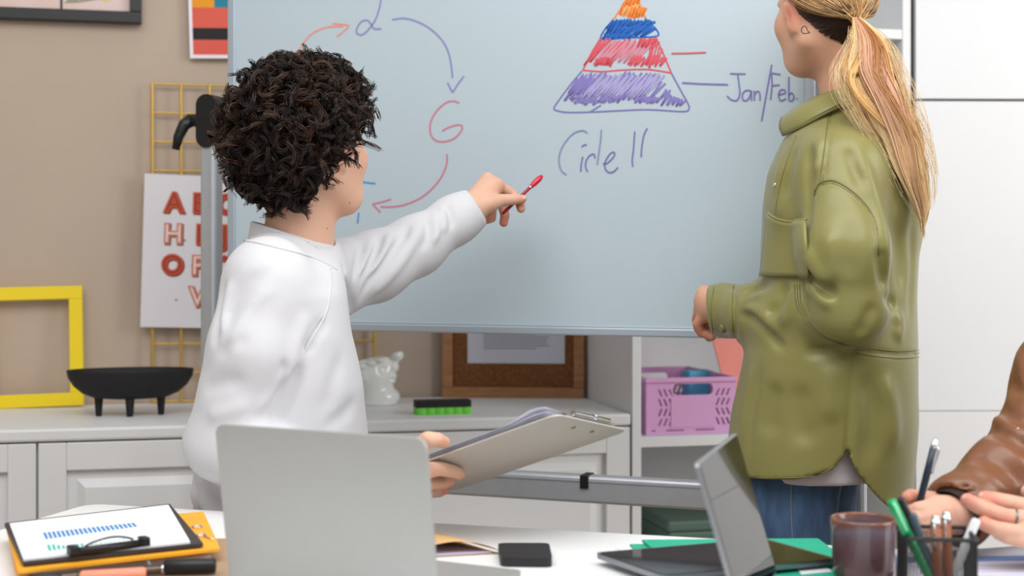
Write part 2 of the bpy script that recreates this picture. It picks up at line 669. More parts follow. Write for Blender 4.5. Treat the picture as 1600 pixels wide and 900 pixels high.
scribble(760, 880, lambda x: 290, lambda x: 350, 18, 40, I_rd, 0.004, 10)
scribble(840, 930, lambda x: max(330, 290 + (x - 875) * 2.4), lambda x: 500, 30, 30, I_rd, 0.0035, 14)
scribble(340, 1010, lambda x: 545 + clampf((x - 890) * 1.65, 0, 195), lambda x: 745, 37, 105, I_vi4, 0.0044, 16)
scribble(380, 960, lambda x: 560, lambda x: 720, 50, 105, I_vi3, 0.0052, 16)
scribble(300, 420, lambda x: 570, lambda x: 700, 22, 95, I_vi4, 0.0044, 14)
scribble(960, 1080, lambda x: 690 + (x - 960) * 0.5, lambda x: 785, 28, 70, I_vi4, 0.0042, 10)
scribble(300, 620, lambda x: 715, lambda x: 765, 30, 80, I_vi4, 0.0042, 14)
scribble(740, 900, lambda x: 715, lambda x: 755, 22, 60, I_vi4, 0.004, 10)
stroke([c2([(628, 251), (700, 250), (790, 246)])], 0.0032, I_rd, 'ink_dash')
stroke([c2([(678, 388), (760, 393), (893, 397)])], 0.0034, I_vi2, 'ink_dash')
W3 = 0.0031
stroke([c2([(903, 345), (975, 347)]), spl(c2([(938, 347), (945, 400), (948, 440), (935, 470), (910, 468), (888, 450)]))], W3, I_vi2, 'ink_letter')
stroke([spl(c2([(1000, 425), (975, 425), (960, 445), (965, 470), (985, 468), (1000, 440), (1001, 428), (1003, 472)]))], W3, I_vi2, 'ink_letter')
stroke([c2([(1015, 425), (1016, 472)]), spl(c2([(1016, 450), (1022, 435), (1033, 428), (1042, 440), (1043, 472)]))], W3, I_vi2, 'ink_letter')
stroke([spl(c2([(1098, 303), (1080, 400), (1050, 568)]), 4)], W3, I_vi2, 'ink_stroke')
stroke([spl(c2([(1095, 335), (1099, 400), (1092, 468)]), 4), c2([(1095, 342), (1140, 350)]), c2([(1097, 402), (1135, 398)])], W3, I_vi2, 'ink_letter')
stroke([spl(c2([(1130, 445), (1160, 436), (1155, 421), (1137, 425), (1130, 450), (1141, 472), (1165, 462)]))], W3, I_vi2, 'ink_letter')
stroke([spl(c2([(1178, 360), (1178, 430), (1179, 468), (1195, 471), (1201, 452), (1191, 436), (1178, 445)]))], W3, I_vi2, 'ink_letter')
stroke([c2([(1212, 463), (1218, 463)])], W3, I_vi2, 'ink_dot')
stroke([spl(c4([(435, 210), (400, 185), (350, 183), (270, 215), (180, 310), (120, 420), (103, 530), (115, 610), (145, 665), (190, 697)]))], W3, I_vi, 'ink_letter')
stroke([spl(c4([(382, 485), (365, 570), (357, 660)]), 4), spl(c4([(368, 372), (395, 350), (430, 347)]), 4)], W3, I_vi2, 'ink_letter')
stroke([spl(c4([(525, 505), (518, 465), (490, 457), (450, 485), (418, 545), (415, 610), (440, 662)]))], W3, I_vi2, 'ink_letter')
stroke([spl(c4([(600, 168), (590, 300), (570, 440), (550, 580)]), 4)], W3, I_vi, 'ink_letter')
stroke([spl(c4([(618, 568), (660, 565), (715, 520), (755, 465), (742, 432), (700, 455), (650, 530), (638, 590), (655, 645), (700, 672), (750, 655), (795, 610)]))], W3, I_vi2, 'ink_letter')
stroke([spl(c4([(990, 190), (975, 400), (960, 530), (968, 600)]), 4)], W3, I_vi2, 'ink_letter')
stroke([spl(c4([(1137, 150), (1095, 240), (1072, 380), (1065, 490)]), 4)], W3, I_vi2, 'ink_letter')

# ------------------------------------------------------------------ things on the wall and on the worktop
def wallM(px, py, b):
    p_ = RW(px, py, b)
    return room(p_.x, p_.y, p_.z)


def text_mesh(ch, size, offset, depth=0.0):
    cu = bpy.data.curves.new('letter', 'FONT')
    cu.body = ch
    cu.size = size
    cu.offset = offset
    cu.extrude = depth
    cu.align_x = 'CENTER'
    cu.align_y = 'CENTER'
    cu.resolution_u = 4
    to = bpy.data.objects.new('letter', cu)
    COL.objects.link(to)
    bpy.context.view_layer.update()
    dg = bpy.context.evaluated_depsgraph_get()
    me = bpy.data.meshes.new_from_object(to.evaluated_get(dg))
    V = [v.co.copy() for v in me.vertices]
    Fc = [list(p_.vertices) for p_ in me.polygons]
    bpy.data.objects.remove(to)
    bpy.data.meshes.remove(me)
    return V, Fc


# black framed print, upper left
t = thing('framed_print', 'black framed pale pink print with yellow lemons, at the upper left corner', 'picture', wallM(221, 36, 4.02))
fw, W_, H_ = 0.031, 0.72, 0.5
for a, b in (((-W_, 0, 0), (0, 0.036, fw)), ((-W_, 0, H_ - fw), (0, 0.036, H_)), ((-fw, 0.0005, fw), (0, 0.036, H_ - fw)), ((-W_, 0.0005, fw), (-W_ + fw, 0.036, H_ - fw))):
    MB().b2(a, b, 0.002).build('frame_rail', M_black, t)
M_pink = mat('print_pink', rgb(228, 208, 204), 0.6, col2=rgb(226, 190, 174), nscale=5)
MB().b2((-W_ + fw, 0.02, fw), (-fw, 0.026, H_ - fw)).build('print', M_pink, t)
MB().b2((-0.214, 0.0185, fw), (-0.208, 0.0205, H_ - fw)).build('print_divider', M_black, t)
M_leaf = mat('print_leaf', rgb(150, 154, 138), 0.7)
M_lem = mat('print_lemon', rgb(232, 220, 110), 0.7)
MB().add([(-0.204, 0.0187, 0.05), (-0.165, 0.0187, 0.053), (-0.06, 0.0187, 0.075), (-0.07, 0.0187, 0.13), (-0.14, 0.0187, 0.11), (-0.17, 0.0187, 0.083)], [(0, 1, 2, 3, 4, 5)]).build('printed_leaf', M_leaf, t)
for x, z in ((-0.164, 0.079), (-0.095, 0.079)):
    MB().add([(x + 0.016 * math.cos(q), 0.018, z + 0.02 * math.sin(q)) for q in np.linspace(0, 2 * PI, 18, endpoint=False)], [tuple(range(18))]).build('printed_lemon', M_lem, t)

# colour block poster beside the board
t = thing('poster', 'small colour block poster in orange, teal, salmon and black beside the board', 'poster', wallM(297, 91, 4.035) @ Matrix.Rotation(math.radians(-1.6), 4, 'Y'))
u = 4.06 / F
MB().b2((0, 0, 0), (130 * u, 0.003, 200 * u)).build('sheet', mat('poster_white', rgb(238, 232, 240), 0.7), t)


def blk(x0, y0, x1, y1, m):
    MB().b2((x0 * u, -0.0008, y0 * u), (x1 * u, 0.0006, y1 * u)).build('colour_block', m, t)


K_sal = mat('block_salmon', rgb(218, 92, 76), 0.7)
K_blk = mat('block_black', rgb(28, 25, 26), 0.7)
K_or = mat('block_orange', rgb(230, 152, 24), 0.7)
K_tl = mat('block_teal', rgb(24, 128, 148), 0.7)
blk(5, 5.5, 125, 28, K_sal)
blk(5, 28, 125, 46, K_blk)
blk(5, 46, 125, 77, K_sal)
blk(5, 77, 38, 180, K_or)
blk(38, 77, 125, 180, K_tl)

# gold wire grid leaning on the wall
t = thing('wire_grid', 'gold wire grid panel leaning on the beige wall above the worktop', 'wire grid', room(RW(238, 400, 4.03).x, 4.03, CT))
ux = 42.6 * 4.0 / F
zt_ = RW(238, 130, 4.03).z - CT
uz = (zt_ - 0.006) / 11.0
for k in range(9):
    x = k * ux
    MB().cyl((x, 0, 0.003), (x, 0, zt_), 0.0045 if k in (0, 8) else 0.0038, None, 8).build('wire', M_gold, t)
for k in range(12):
    z = 0.005 + k * uz
    MB().cyl((0, 0.006, z), (8 * ux, 0.006, z), 0.0032, None, 8).build('wire', M_gold, t)

# alphabet poster hung on the grid
pr = RW(226, 271, 4.01)
t = thing('alphabet_poster', 'white alphabet poster with chunky red letters hung on the gold grid', 'poster', room(pr.x, pr.y, pr.z) @ Matrix.Rotation(math.radians(1.6), 4, 'Y'))
u = 4.05 / F
MB().b2((0, 0, -230 * u), (322 * u, 0.002, 0)).build('sheet', mat('poster_paper', rgb(226, 222, 226), 0.7), t)
L_dk = mat('letter_dark', rgb(150, 58, 38), 0.7)
L_rd = mat('letter_red', rgb(206, 88, 60), 0.7)
L_wh = mat('letter_pale', rgb(238, 214, 204), 0.7)
sz = 40 * u
rows = ['ABCDEFG', 'HIJKLMN', 'OPQRSTU', 'VWXYZ']
solid = set('ABDEOIJCGKQS')
for r_, row in enumerate(rows):
    x0 = 44 + (7 - len(row)) * 19
    for k, ch in enumerate(row):
        cx, cz = (x0 + 38 * k) * u, -(43 + 47 * r_) * u
        l = MB()
        lo = None
        for (off, y, dx, dz, m_) in ((0.075, -0.0006, 0.0035, -0.0035, L_dk), (0.06, -0.0011, 0, 0, L_wh if ch not in solid else L_rd), (0.045, -0.0016, 0, 0, L_rd), (0.0 if ch not in solid else -0.012, -0.0021, 0, 0, L_wh if ch not in solid else L_dk)):
            V, Fc = text_mesh(ch, sz, off * sz)
            q = MB()
            q.add([(cx + v.x * 0.95 + dx, y, cz + v.y + dz) for v in V], Fc)
            o = q.build('letter' if lo is None else 'letter_outline', m_, t if lo is None else lo)
            lo = lo or o
for x, z in ((36, -60), (60, -100), (88, -62), (30, -145), (72, -138), (50, -190), (84, -188)):
    MB().b2((x * u, -0.0004, z * u), ((x + 2.5) * u, 0.001, (z + 2.5) * u)).build('printed_dot', M_blackmat, t)

# rainbow print in the shelf behind the ponytail
p0 = RW(1352, 74, 3.92)
t = thing('colour_print', 'striped print in red, blue, teal and yellow behind the ponytail', 'print', room(p0.x, 3.92, 1.781))
pw = RW(1409, 60, 3.92).x - p0.x
cols = ((0.0, 0.55, rgb(196, 74, 66)), (0.55, 0.7, rgb(52, 74, 150)), (0.7, 0.84, rgb(12, 118, 104)), (0.84, 1.0, rgb(222, 196, 96)))
for x0, x1, c_ in cols:
    MB().b2((x0 * pw, 0, -0.001), (x1 * pw - 0.0004, 0.012 if x1 < 1 else 0.016, 0.42)).build('stripe', mat('print_%d' % int(x0 * 100), c_, 0.7, noise=0.25 if x0 == 0 else 0.05, nscale=60), t)
dz_ = RW(1380, 72, 3.92).z - 1.781
t.location = t.location + Vector((0, 0, 0))
MW[t.name] = t.matrix_world.copy()

# yellow frame
pr = RW(131, 636, 3.985)
t = thing('yellow_frame', 'empty bright yellow picture frame leaning on the wall at left', 'picture frame', room(pr.x, 3.985, CT + 0.005) @ Matrix.Rotation(math.radians(-6.0), 4, 'X') @ Matrix.Rotation(math.radians(-1.2), 4, 'Y'))
M_yel = mat('yellow_paint', rgb(243, 212, 10), 0.42)
u = 3.9 / F
fw, W_, H_ = 20 * u, 151 * u, 184 * u
for a, b in (((-W_, 0, 0), (0, 0.022, fw)), ((-W_, 0, H_ - fw), (0, 0.022, H_)), ((-fw, 0, fw), (0, 0.022, H_ - fw)), ((-W_, 0, fw), (-W_ + fw, 0.022, H_ - fw))):
    MB().b2(a, b, 0.0015).build('frame_rail', M_yel, t)

# black footed bowl
pr = RW(204, 649, 3.74)
t = thing('footed_bowl', 'matte black oval footed bowl standing on the white worktop', 'bowl', room(pr.x, 3.75, CT))
u = 3.63 / F
rx, ry = 96 * u, 0.075
zb, ztop = 26 * u, 72 * u
prof = [(0.02, zb), (0.35, zb + 0.0005), (0.58, zb + 0.004), (0.76, zb + 0.016), (0.9, zb + 0.035), (0.98, zb + 0.056), (1.0, ztop - 0.004), (1.0, ztop), (0.975, ztop), (0.95, ztop - 0.012), (0.86, zb + 0.035), (0.7, zb + 0.02), (0.4, zb + 0.008), (0.02, zb + 0.007)]
m = MB()
n = 48
vs_, fs = [], []
for r, z in prof:
    for k in range(n):
        q = 2 * PI * k / n
        vs_.append((r * rx * math.cos(q), r * ry * math.sin(q), z))
for i in range(len(prof) - 1):
    for k in range(n):
        fs.append((i * n + k, i * n + (k + 1) % n, (i + 1) * n + (k + 1) % n, (i + 1) * n + k))
m.add(vs_, fs, True)
m.build('basin', M_blackmat, t)
for x, y in ((-48 * u, 0), (46 * u, 0), (-1 * u, -0.03), (-1 * u, 0.034)):
    MB().cyl((x, y, 0), (x, y, zb + 0.008), 0.0075, 0.0115, 14).build('leg', M_blackmat, t)

# green and black eraser
pr = RW(694, 648, 3.585)
t = thing('board_eraser', 'green and black whiteboard eraser with a wavy edge on the worktop', 'eraser', room(pr.x, 3.585, CT))
M_grn = mat('eraser_green', rgb(112, 208, 66), 0.6)
w, d, hg = 0.142, 0.055, 0.0185
out = []
for k in range(61):
    x = -w / 2 + w * k / 60
    out.append((x, -abs(math.sin(PI * 6 * k / 60)) * 0.0028))
out += [(w / 2, d), (-w / 2, d)]
m = MB()
m.prism(out, hg)
m.build('green_foam', M_grn, t)
m = MB()
m.prism(rrect(w + 0.002, d + 0.003, 0.008, 5, (0, d / 2 - 0.001)), 0.0165)
for v in m.v:
    v.z += hg
m.build('black_felt', M_blackmat, t)

# cork board on the worktop
pa, pb = RW(690, 617, 4.025), RW(912, 622, 3.905)
ang = math.degrees(math.atan2(pb.y - pa.y, pb.x - pa.x))
t = thing('cork_board', 'wooden framed cork board with a pinned sheet, standing under the whiteboard', 'cork board', room(pa.x, 4.02, CT, ang) @ Matrix.Rotation(math.radians(-0.5), 4, 'X'))
W_ = math.hypot(pb.x - pa.x, pb.y - pa.y)
M_oak = mat('oak_frame', rgb(186, 136, 90), 0.5, col2=rgb(160, 108, 66), nscale=14, stretch=(1, 1, 9))
M_cork = mat('cork', rgb(128, 82, 44), 0.9, noise=0.35, nscale=160, bump=0.3, bscale=250)
fw, H_ = 0.03, 0.42
for a, b in (((0, 0, 0), (W_, 0.02, fw)), ((0, 0, H_ - fw), (W_, 0.02, H_)), ((W_ - fw, 0, fw), (W_, 0.02, H_ - fw)), ((0, 0, fw), (fw, 0.02, H_ - fw))):
    MB().b2(a, b, 0.002).build('frame_rail', M_oak, t)
MB().b2((fw, 0.011, fw), (W_ - fw, 0.018, H_ - fw)).build('cork_panel', M_cork, t)
u = 4.05 / F
sh = MB().b2((40 * u, 0.0095, 54 * u), (193 * u, 0.0108, 54 * u + 0.21)).build('pinned_sheet', mat('sheet_white', rgb(214, 215, 228), 0.8), t)
M_ink = mat('print_ink', rgb(128, 128, 140), 0.8)
for k in range(16):
    z = 77 * u + k * 0.008
    x0, x1 = 65, (168 if k % 5 else 150) + rnd.uniform(-4, 2)
    MB().b2((x0 * u, 0.0090, z), (x1 * u, 0.0096, z + 0.0024)).build('text_line', M_ink, sh)

# pink crate on the shelf
a0 = RW(1003, 640, 3.53).x + 0.012
a1 = RW(1149, 640, 3.53).x
zc1 = RW(1080, 590, 3.53).z
CR = thing('plastic_crate', 'pink plastic crate with slanted slots on the shelf beside the olive jacket', 'crate', room(a0, 3.53, z_sh + 0.0005))
w, d, h = a1 - a0, 0.36, zc1 - z_sh
M_crate = mat('crate_pink', rgb(214, 160, 204), 0.45)


def wall_with_holes(w_, h_, th_, holes, name, M):
    """A thin wall in the x-z plane (front at y=0) with through holes, cut with a boolean."""
    m_ = MB()
    m_.b2((0, 0, 0), (w_, th_, h_))
    o_ = m_.build(name, M_crate, CR)
    c_ = MB()
    for poly in holes:
        nn = len(poly)
        vv = [(x, -0.01, z) for x, z in poly] + [(x, th_ + 0.01, z) for x, z in poly]
        ff = [tuple(range(nn)), tuple(reversed(range(nn, 2 * nn)))] + [(i, nn + i, nn + (i + 1) % nn, (i + 1) % nn) for i in range(nn)]
        c_.add(vv, ff)
    cut = c_.build('cutter', M_crate)
    bm = bmesh.new()
    bm.from_mesh(cut.data)
    bmesh.ops.recalc_face_normals(bm, faces=bm.faces)
    bm.to_mesh(cut.data)
    bm.free()
    bm = bmesh.new()
    bm.from_mesh(o_.data)
    bmesh.ops.recalc_face_normals(bm, faces=bm.faces)
    bm.to_mesh(o_.data)
    bm.free()
    md = o_.modifiers.new('b', 'BOOLEAN')
    md.object = cut
    md.operation = 'DIFFERENCE'
    md.solver = 'EXACT'
    o_.parent = None
    bpy.context.view_layer.update()
    dg = bpy.context.evaluated_depsgraph_get()
    me = bpy.data.meshes.new_from_object(o_.evaluated_get(dg))
    o_.modifiers.clear()
    o_.data = me
    bpy.data.objects.remove(cut)
    o_.parent = CR
    o_.matrix_local = M
    return o_


def slot(cx, cz, lean, hw=0.0028, hh=0.0095):
    return [(cx - hw - lean, cz - hh), (cx + hw - lean, cz - hh), (cx + hw + lean, cz + hh), (cx - hw + lean, cz + hh)]


holes = []
for ri, f_ in enumerate((0.735, 0.565, 0.395, 0.22)):
    for k in range(3):
        ln = 0.004
        s_ = 1 if ri >= 2 else -1
        holes.append(slot(w * (0.155 + 0.058 * k), h * f_, ln * s_))
        holes.append(slot(w * (0.80 + 0.058 * k), h * f_, -ln * s_))
holes.append([(x, z) for x, z in rrect(w * 0.45, h * 0.2, 0.012, 4, (w * 0.52, h * 0.79))])
wall_with_holes(w, h, 0.004, holes, 'front_wall', Matrix.Identity(4))
wall_with_holes(w, h, 0.004, holes, 'back_wall_panel', Matrix.Translation((0, d - 0.004, 0)))
sh_ = []
for ri, f_ in enumerate((0.735, 0.565, 0.395, 0.22)):
    for k in range(12):
        sh_.append(slot(0.03 + k * 0.026, h * f_, 0.004 * (1 if ri >= 2 else -1)))
wall_with_holes(d - 0.01, h, 0.004, sh_, 'side_wall_panel', Matrix.Translation((0.005, 0.005, 0)) @ Matrix.Rotation(PI / 2, 4, 'Z'))
wall_with_holes(d - 0.01, h, 0.004, sh_, 'side_wall_panel', Matrix.Translation((w - 0.001, 0.005, 0)) @ Matrix.Rotation(PI / 2, 4, 'Z'))
MB().b2((0.002, 0.003, 0.001), (w - 0.002, d - 0.003, 0.005)).build('crate_floor', M_crate, CR)
m = MB()
for a, b in (((-0.003, -0.006, h - 0.012), (w + 0.003, 0.002, h)), ((-0.003, d - 0.002, h - 0.012), (w + 0.003, d + 0.004, h)), ((-0.003, 0.002, h - 0.012), (0.003, d - 0.002, h)), ((w - 0.003, 0.002, h - 0.012), (w + 0.003, d - 0.002, h))):
    m.b2(a, b, 0.0015)
m.build('rim', M_crate, CR)
m = MB()
m.b2((w * 0.27, -0.002, h * 0.12), (w * 0.77, 0.001, h * 0.64), 0.0009)
m.build('front_plate', M_crate, CR)
for x0, x1 in ((0.06, 0.1), (0.22, 0.42), (0.55, 0.76)):
    MB().b2((w * x0, -0.0012, h * 0.065), (w * x1, 0.001, h * 0.085)).build('latch_slot', mat('crate_dark', rgb(128, 66, 108), 0.6), CR)
# things in the crate
pz = RW(1095, 600, 3.72)
t = tag(MB().b2((-0.045, -0.03, 0), (0.03, 0.03, h - 0.004), 0.006).build('blue_box', mat('sky_blue', rgb(88, 168, 206), 0.5)), 'light blue box standing inside the pink crate', 'box')
t.matrix_world = room(RW(1098, 600, 3.72).x, 3.74, z_sh + 0.006)
pA = [RW(*q, 3.66) for q in ((1106, 500), (1180, 500), (1180, 610), (1134, 610))]
m = MB()
m.add([(q.x, 3.66, q.z) for q in pA] + [(q.x, 3.666, q.z) for q in pA], [(3, 2, 1, 0), (4, 5, 6, 7)] + [(i, (i + 1) % 4, 4 + (i + 1) % 4, 4 + i) for i in range(4)])
t = tag(m.build('document_folder', mat('folder_salmon', rgb(232, 142, 128), 0.6)), 'salmon pink document folder leaning in the pink crate', 'folder')
t.matrix_world = ROOM
zz = min(q.z for q in pA)

# dark green box on the lower shelf
q0, q1 = RW(1043, 815, 3.62), RW(1140, 815, 3.62)
t = thing('storage_box', 'dark green storage box on the lowest shelf behind the table', 'box', room(q0.x, 3.62, 0.3005))
M_dgr = mat('box_green', rgb(86, 110, 98), 0.55)
MB().b2((0.004, 0.004, 0), (q1.x - q0.x - 0.004, 0.25, q0.z - 0.3005 - 0.03), 0.008).build('box_body', M_dgr, t)
MB().b2((0, 0, q0.z - 0.3005 - 0.03), (q1.x - q0.x, 0.254, q0.z - 0.3005), 0.008).build('box_lid', M_dgr, t)

# ------------------------------------------------------------------ the table and what lies on it
TZT = 0.75
TAB_A = -16.4
ta = math.radians(TAB_A)
tc0 = P(140, 787, (CAM - TZT) * F / (787 - HZ))
TM = rot_z(TAB_A, (tc0.x, tc0.y, 0))
t = thing('meeting_table', 'large white meeting table in the foreground, covered with papers and laptops', 'table', TM)
m = MB()
m.prism(rrect(2.3, 0.95, 0.03, 6, (1.15, -0.475)), 0.028)
for v in m.v:
    v.z += TZT - 0.028
m.build('tabletop', M_table, t)
for x in (0.07, 2.23):
    for y in (-0.07, -0.88):
        MB().b2((x - 0.025, y - 0.025, 0), (x + 0.025, y + 0.025, TZT - 0.029), 0.004).build('leg', M_white, t)


def T(px, py, z=TZT):
    """World point at pixel (px, py) on the horizontal plane at height z."""
    return P(px, py, (CAM - z) * F / (py - HZ))


def plate(name, pts, z, th_, m_, parent=None, r=0.0):
    """A flat sheet whose top outline is given by pixels on the plane z."""
    q = [T(x, y, z) for x, y in pts]
    c_ = sum(q, Vector()) / len(q)
    q2 = [(p_.x, p_.y) for p_ in q]
    if r:
        out = []
        nn = len(q2)
        for i in range(nn):
            a, b, c2_ = Vector(q2[i - 1]), Vector(q2[i]), Vector(q2[(i + 1) % nn])
            e0, e1 = (a - b).normalized() * r, (c2_ - b).normalized() * r
            for k in range(5):
                s_ = k / 4
                out.append(tuple(b + e0 * (1 - s_) ** 2 + e1 * s_ ** 2))
        q2 = out
    ar = sum(q2[i][0] * q2[(i + 1) % len(q2)][1] - q2[(i + 1) % len(q2)][0] * q2[i][1] for i in range(len(q2)))
    if ar < 0:
        q2.reverse()
    mb_ = MB()
    mb_.prism(q2, th_)
    for v in mb_.v:
        v.z += z - th_
    return mb_.build(name, m_, parent, world=parent is not None)


# left laptop, lid towards the camera
LH = [Vector((-0.354, 1.805, TZT)), Vector((-0.083, 1.663, TZT))]
ex = (LH[1] - LH[0]).normalized()
ey = Vector((-ex.y, ex.x, 0))
LW = (LH[1] - LH[0]).length
M_ = Matrix((ex.to_4d() * 0, ey.to_4d() * 0, (0, 0, 1, 0), (0, 0, 0, 1)))
LM = Matrix(((ex.x, ey.x, 0, LH[0].x), (ex.y, ey.y, 0, LH[0].y), (0, 0, 1, TZT), (0, 0, 0, 1)))
t = thing('laptop', 'open silver laptop seen from behind, in front of the person in white', 'laptop', LM)
m = MB()
m.prism(rrect(LW, 0.212, 0.012, 6, (LW / 2, 0.106)), 0.009)
for v in m.v:
    v.z += 0.002
m.build('base', M_silver, t)
tilt = math.asin(0.03 / 0.208)
R = Matrix.Translation((0, -0.002, 0.011)) @ Matrix.Rotation(PI / 2 + tilt, 4, 'X')
m = MB()
m.M = R
m.prism(rrect(LW, 0.202, 0.013, 8, (LW / 2, 0.101)), 0.005)
lid = m.build('screen_lid', M_silver, t)
m = MB()
m.M = R
m.prism(rrect(LW - 0.01, 0.192, 0.009, 6, (LW / 2, 0.101)), 0.0004)
for i, v in enumerate(m.v):
    m.v[i] = v - (R.to_3x3() @ Vector((0, 0, 1))) * 0.0005
m.build('display', M_screen, t)
MB().cyl((0.03, 0, 0.009), (LW - 0.03, 0, 0.009), 0.006, None, 12).build('hinge', M_black, t)
m = MB()
for r_ in range(5):
    for k in range(13):
        m.b2((0.02 + k * 0.0205, 0.03 + r_ * 0.019, 0.0105), (0.037 + k * 0.0205, 0.046 + r_ * 0.019, 0.0122))
o = m.build('keyboard', M_black, t)
o['kind'] = 'stuff'

# right laptop, screen seen nearly edge on
fb, nb = Vector((0.343, 1.852, TZT)), Vector((0.258, 1.582, TZT))
ex = (fb - nb).normalized()
ez0 = Vector((0.288 - 0.343, 1.80 - 1.852, 0.189))
RWd = (fb - nb).length
eyR = Vector((ex.y, -ex.x, 0))
# local frame: x along the hinge (near to far), y towards the right (where the keyboard lies)
RM = Matrix(((ex.x, eyR.x, 0, nb.x), (ex.y, eyR.y, 0, nb.y), (0, 0, 1, TZT), (0, 0, 0, 1)))
t = thing('tablet', 'upright glossy tablet on a low stand, seen nearly edge on', 'tablet', RM)
m = MB()
m.prism(rrect(RWd - 0.04, 0.05, 0.01, 6, (RWd / 2, 0.02)), 0.008)
m.build('stand', M_silver, t)
lean = 0.055 / 0.189
hgt = 0.187
th_ = math.atan(lean)
up = Vector((0, -math.sin(th_), math.cos(th_)))
nr = Vector((0, math.cos(th_), math.sin(th_)))
LMx = Matrix(((1, 0, 0, 0), (0, up.y, nr.y, -0.004), (0, up.z, nr.z, 0.007), (0, 0, 0, 1)))
m = MB()
m.M = LMx
m.prism(rrect(RWd, hgt, 0.008, 6, (RWd / 2, hgt / 2)), 0.0055)
m.build('tablet_body', mat('lid_grey', rgb(150, 152, 156), 0.35, metal=0.5), t)
m = MB()
m.M = LMx @ Matrix.Translation((0, 0, 0.0056))
m.prism(rrect(RWd - 0.006, hgt - 0.006, 0.006, 6, (RWd / 2, hgt / 2)), 0.0006)
m.build('tablet_glass', M_screen, t)

# green folders, sheet and tablet
M_teal = mat('folder_teal', rgb(38, 172, 138), 0.6, noise=0.06, nscale=60)
z = TZT + 0.003
def tagp(o_, label, cat, group=None):
    """Moves the origin of a flat mesh thing to its own base and tags it."""
    me = o_.data
    c_ = sum((v.co for v in me.vertices), Vector()) / len(me.vertices)
    zmin = min(v.co.z for v in me.vertices)
    c_.z = zmin
    for v in me.vertices:
        v.co -= c_
    o_.location = c_
    return tag(o_, label, cat, group)


tagp(plate('paper_sheet', [(962, 855), (1010, 850), (1040, 862), (985, 868)], TZT + 0.0012, 0.001, M_paper), 'white paper corner sticking out under the green folder', 'paper')
tagp(plate('green_folder', [(984, 850), (1270, 846), (1345, 905), (1040, 908)], TZT + 0.004, 0.0025, M_teal), 'lower green card folder under the tablet', 'folder')
tagp(plate('green_folder', [(1003, 843), (1278, 841), (1330, 880), (1055, 885)], TZT + 0.0085, 0.004, M_teal), 'upper green card folder directly below the dark tablet', 'folder')
lab = tagp(plate('label_slip', [(1246, 889), (1292, 886), (1300, 893), (1252, 897)], TZT + 0.0047, 0.0006, M_paper), 'white label slip lying on the green folder beside the mug', 'label')
TB = [(928, 863), (1195, 841), (1311, 873), (1035, 900)]
tp = [T(x, y, TZT + 0.017) for x, y in TB]
cx_ = sum(tp, Vector()) / 4
t = thing('tablet', 'dark glossy tablet lying flat on the green folders', 'tablet', Matrix.Translation((cx_.x, cx_.y, TZT + 0.009)))
plate('tablet_body', TB, TZT + 0.0165, 0.007, mat('tablet_edge', rgb(150, 153, 158), 0.3, metal=0.8), t, 0.012)
ins = [tuple(Vector(a) * 0.965 + Vector((1117, 869)) * 0.035) for a in TB]
plate('tablet_glass', ins, TZT + 0.0175, 0.001, M_screen, t, 0.010)

# power bank
tp = [T(*q, TZT + 0.014) for q in ((778, 848), (858, 848), (863, 872), (782, 871))]
t = thing('power_bank', 'small black power bank on the white table', 'power bank', Matrix.Translation((sum(tp, Vector()) / 4).to_2d().to_3d() + Vector((0, 0, TZT))))
plate('casing', [(778, 848), (858, 848), (863, 872), (782, 871)], TZT + 0.013, 0.0125, mat('bank_black', rgb(38, 38, 42), 0.5), t, 0.012)
q_ = T(850, 876, TZT + 0.007)
MB().box(q_ + Vector((0, -0.0005, 0)), (0.012, 0.003, 0.004), 0.0008).build('port', M_screen, t, world=True)

# kraft envelope behind the left laptop
M_kraft = mat('kraft', rgb(206, 168, 118), 0.75, noise=0.05, nscale=40)
zk = TZT
t = thing('kraft_envelope', 'open tan kraft envelope with papers, behind the silver laptop', 'envelope', Matrix.Translation(T(690, 845)))
plate('bottom_flap', [(560, 830), (690, 838), (780, 864), (640, 872)], TZT + 0.0015, 0.001, M_kraft, t)
plate('inserted_paper', [(575, 835), (690, 843), (768, 861), (645, 868)], TZT + 0.0045, 0.0025, mat('lilac_paper', rgb(196, 190, 222), 0.8), t)
a_, b_, c__, d_ = T(560, 830, TZT + 0.002), T(690, 838, TZT + 0.002), T(780, 864, TZT + 0.002), T(640, 872, TZT + 0.002)
vs_, fs = [], []
NU, NV = 10, 8
for i in range(NU + 1):
    for j in range(NV + 1):
        u_, v_ = i / NU, j / NV
        p_ = (a_ * (1 - u_) + b_ * u_) * (1 - v_) + (d_ * (1 - u_) + c__ * u_) * v_
        p_.z = TZT + 0.006 + 0.016 * math.sin(PI * min(1, u_ * 1.0)) ** 0.8 * (0.35 + 0.65 * v_)
        vs_.append(p_)
for i in range(NU):
    for j in range(NV):
        q = i * (NV + 1) + j
        fs.append((q, q + 1, q + NV + 2, q + NV + 1))
m = MB()
m.add(vs_, fs, True)
o = m.build('top_flap', M_kraft, t, world=True)
md = o.modifiers.new('s', 'SOLIDIFY')
md.thickness = 0.0008

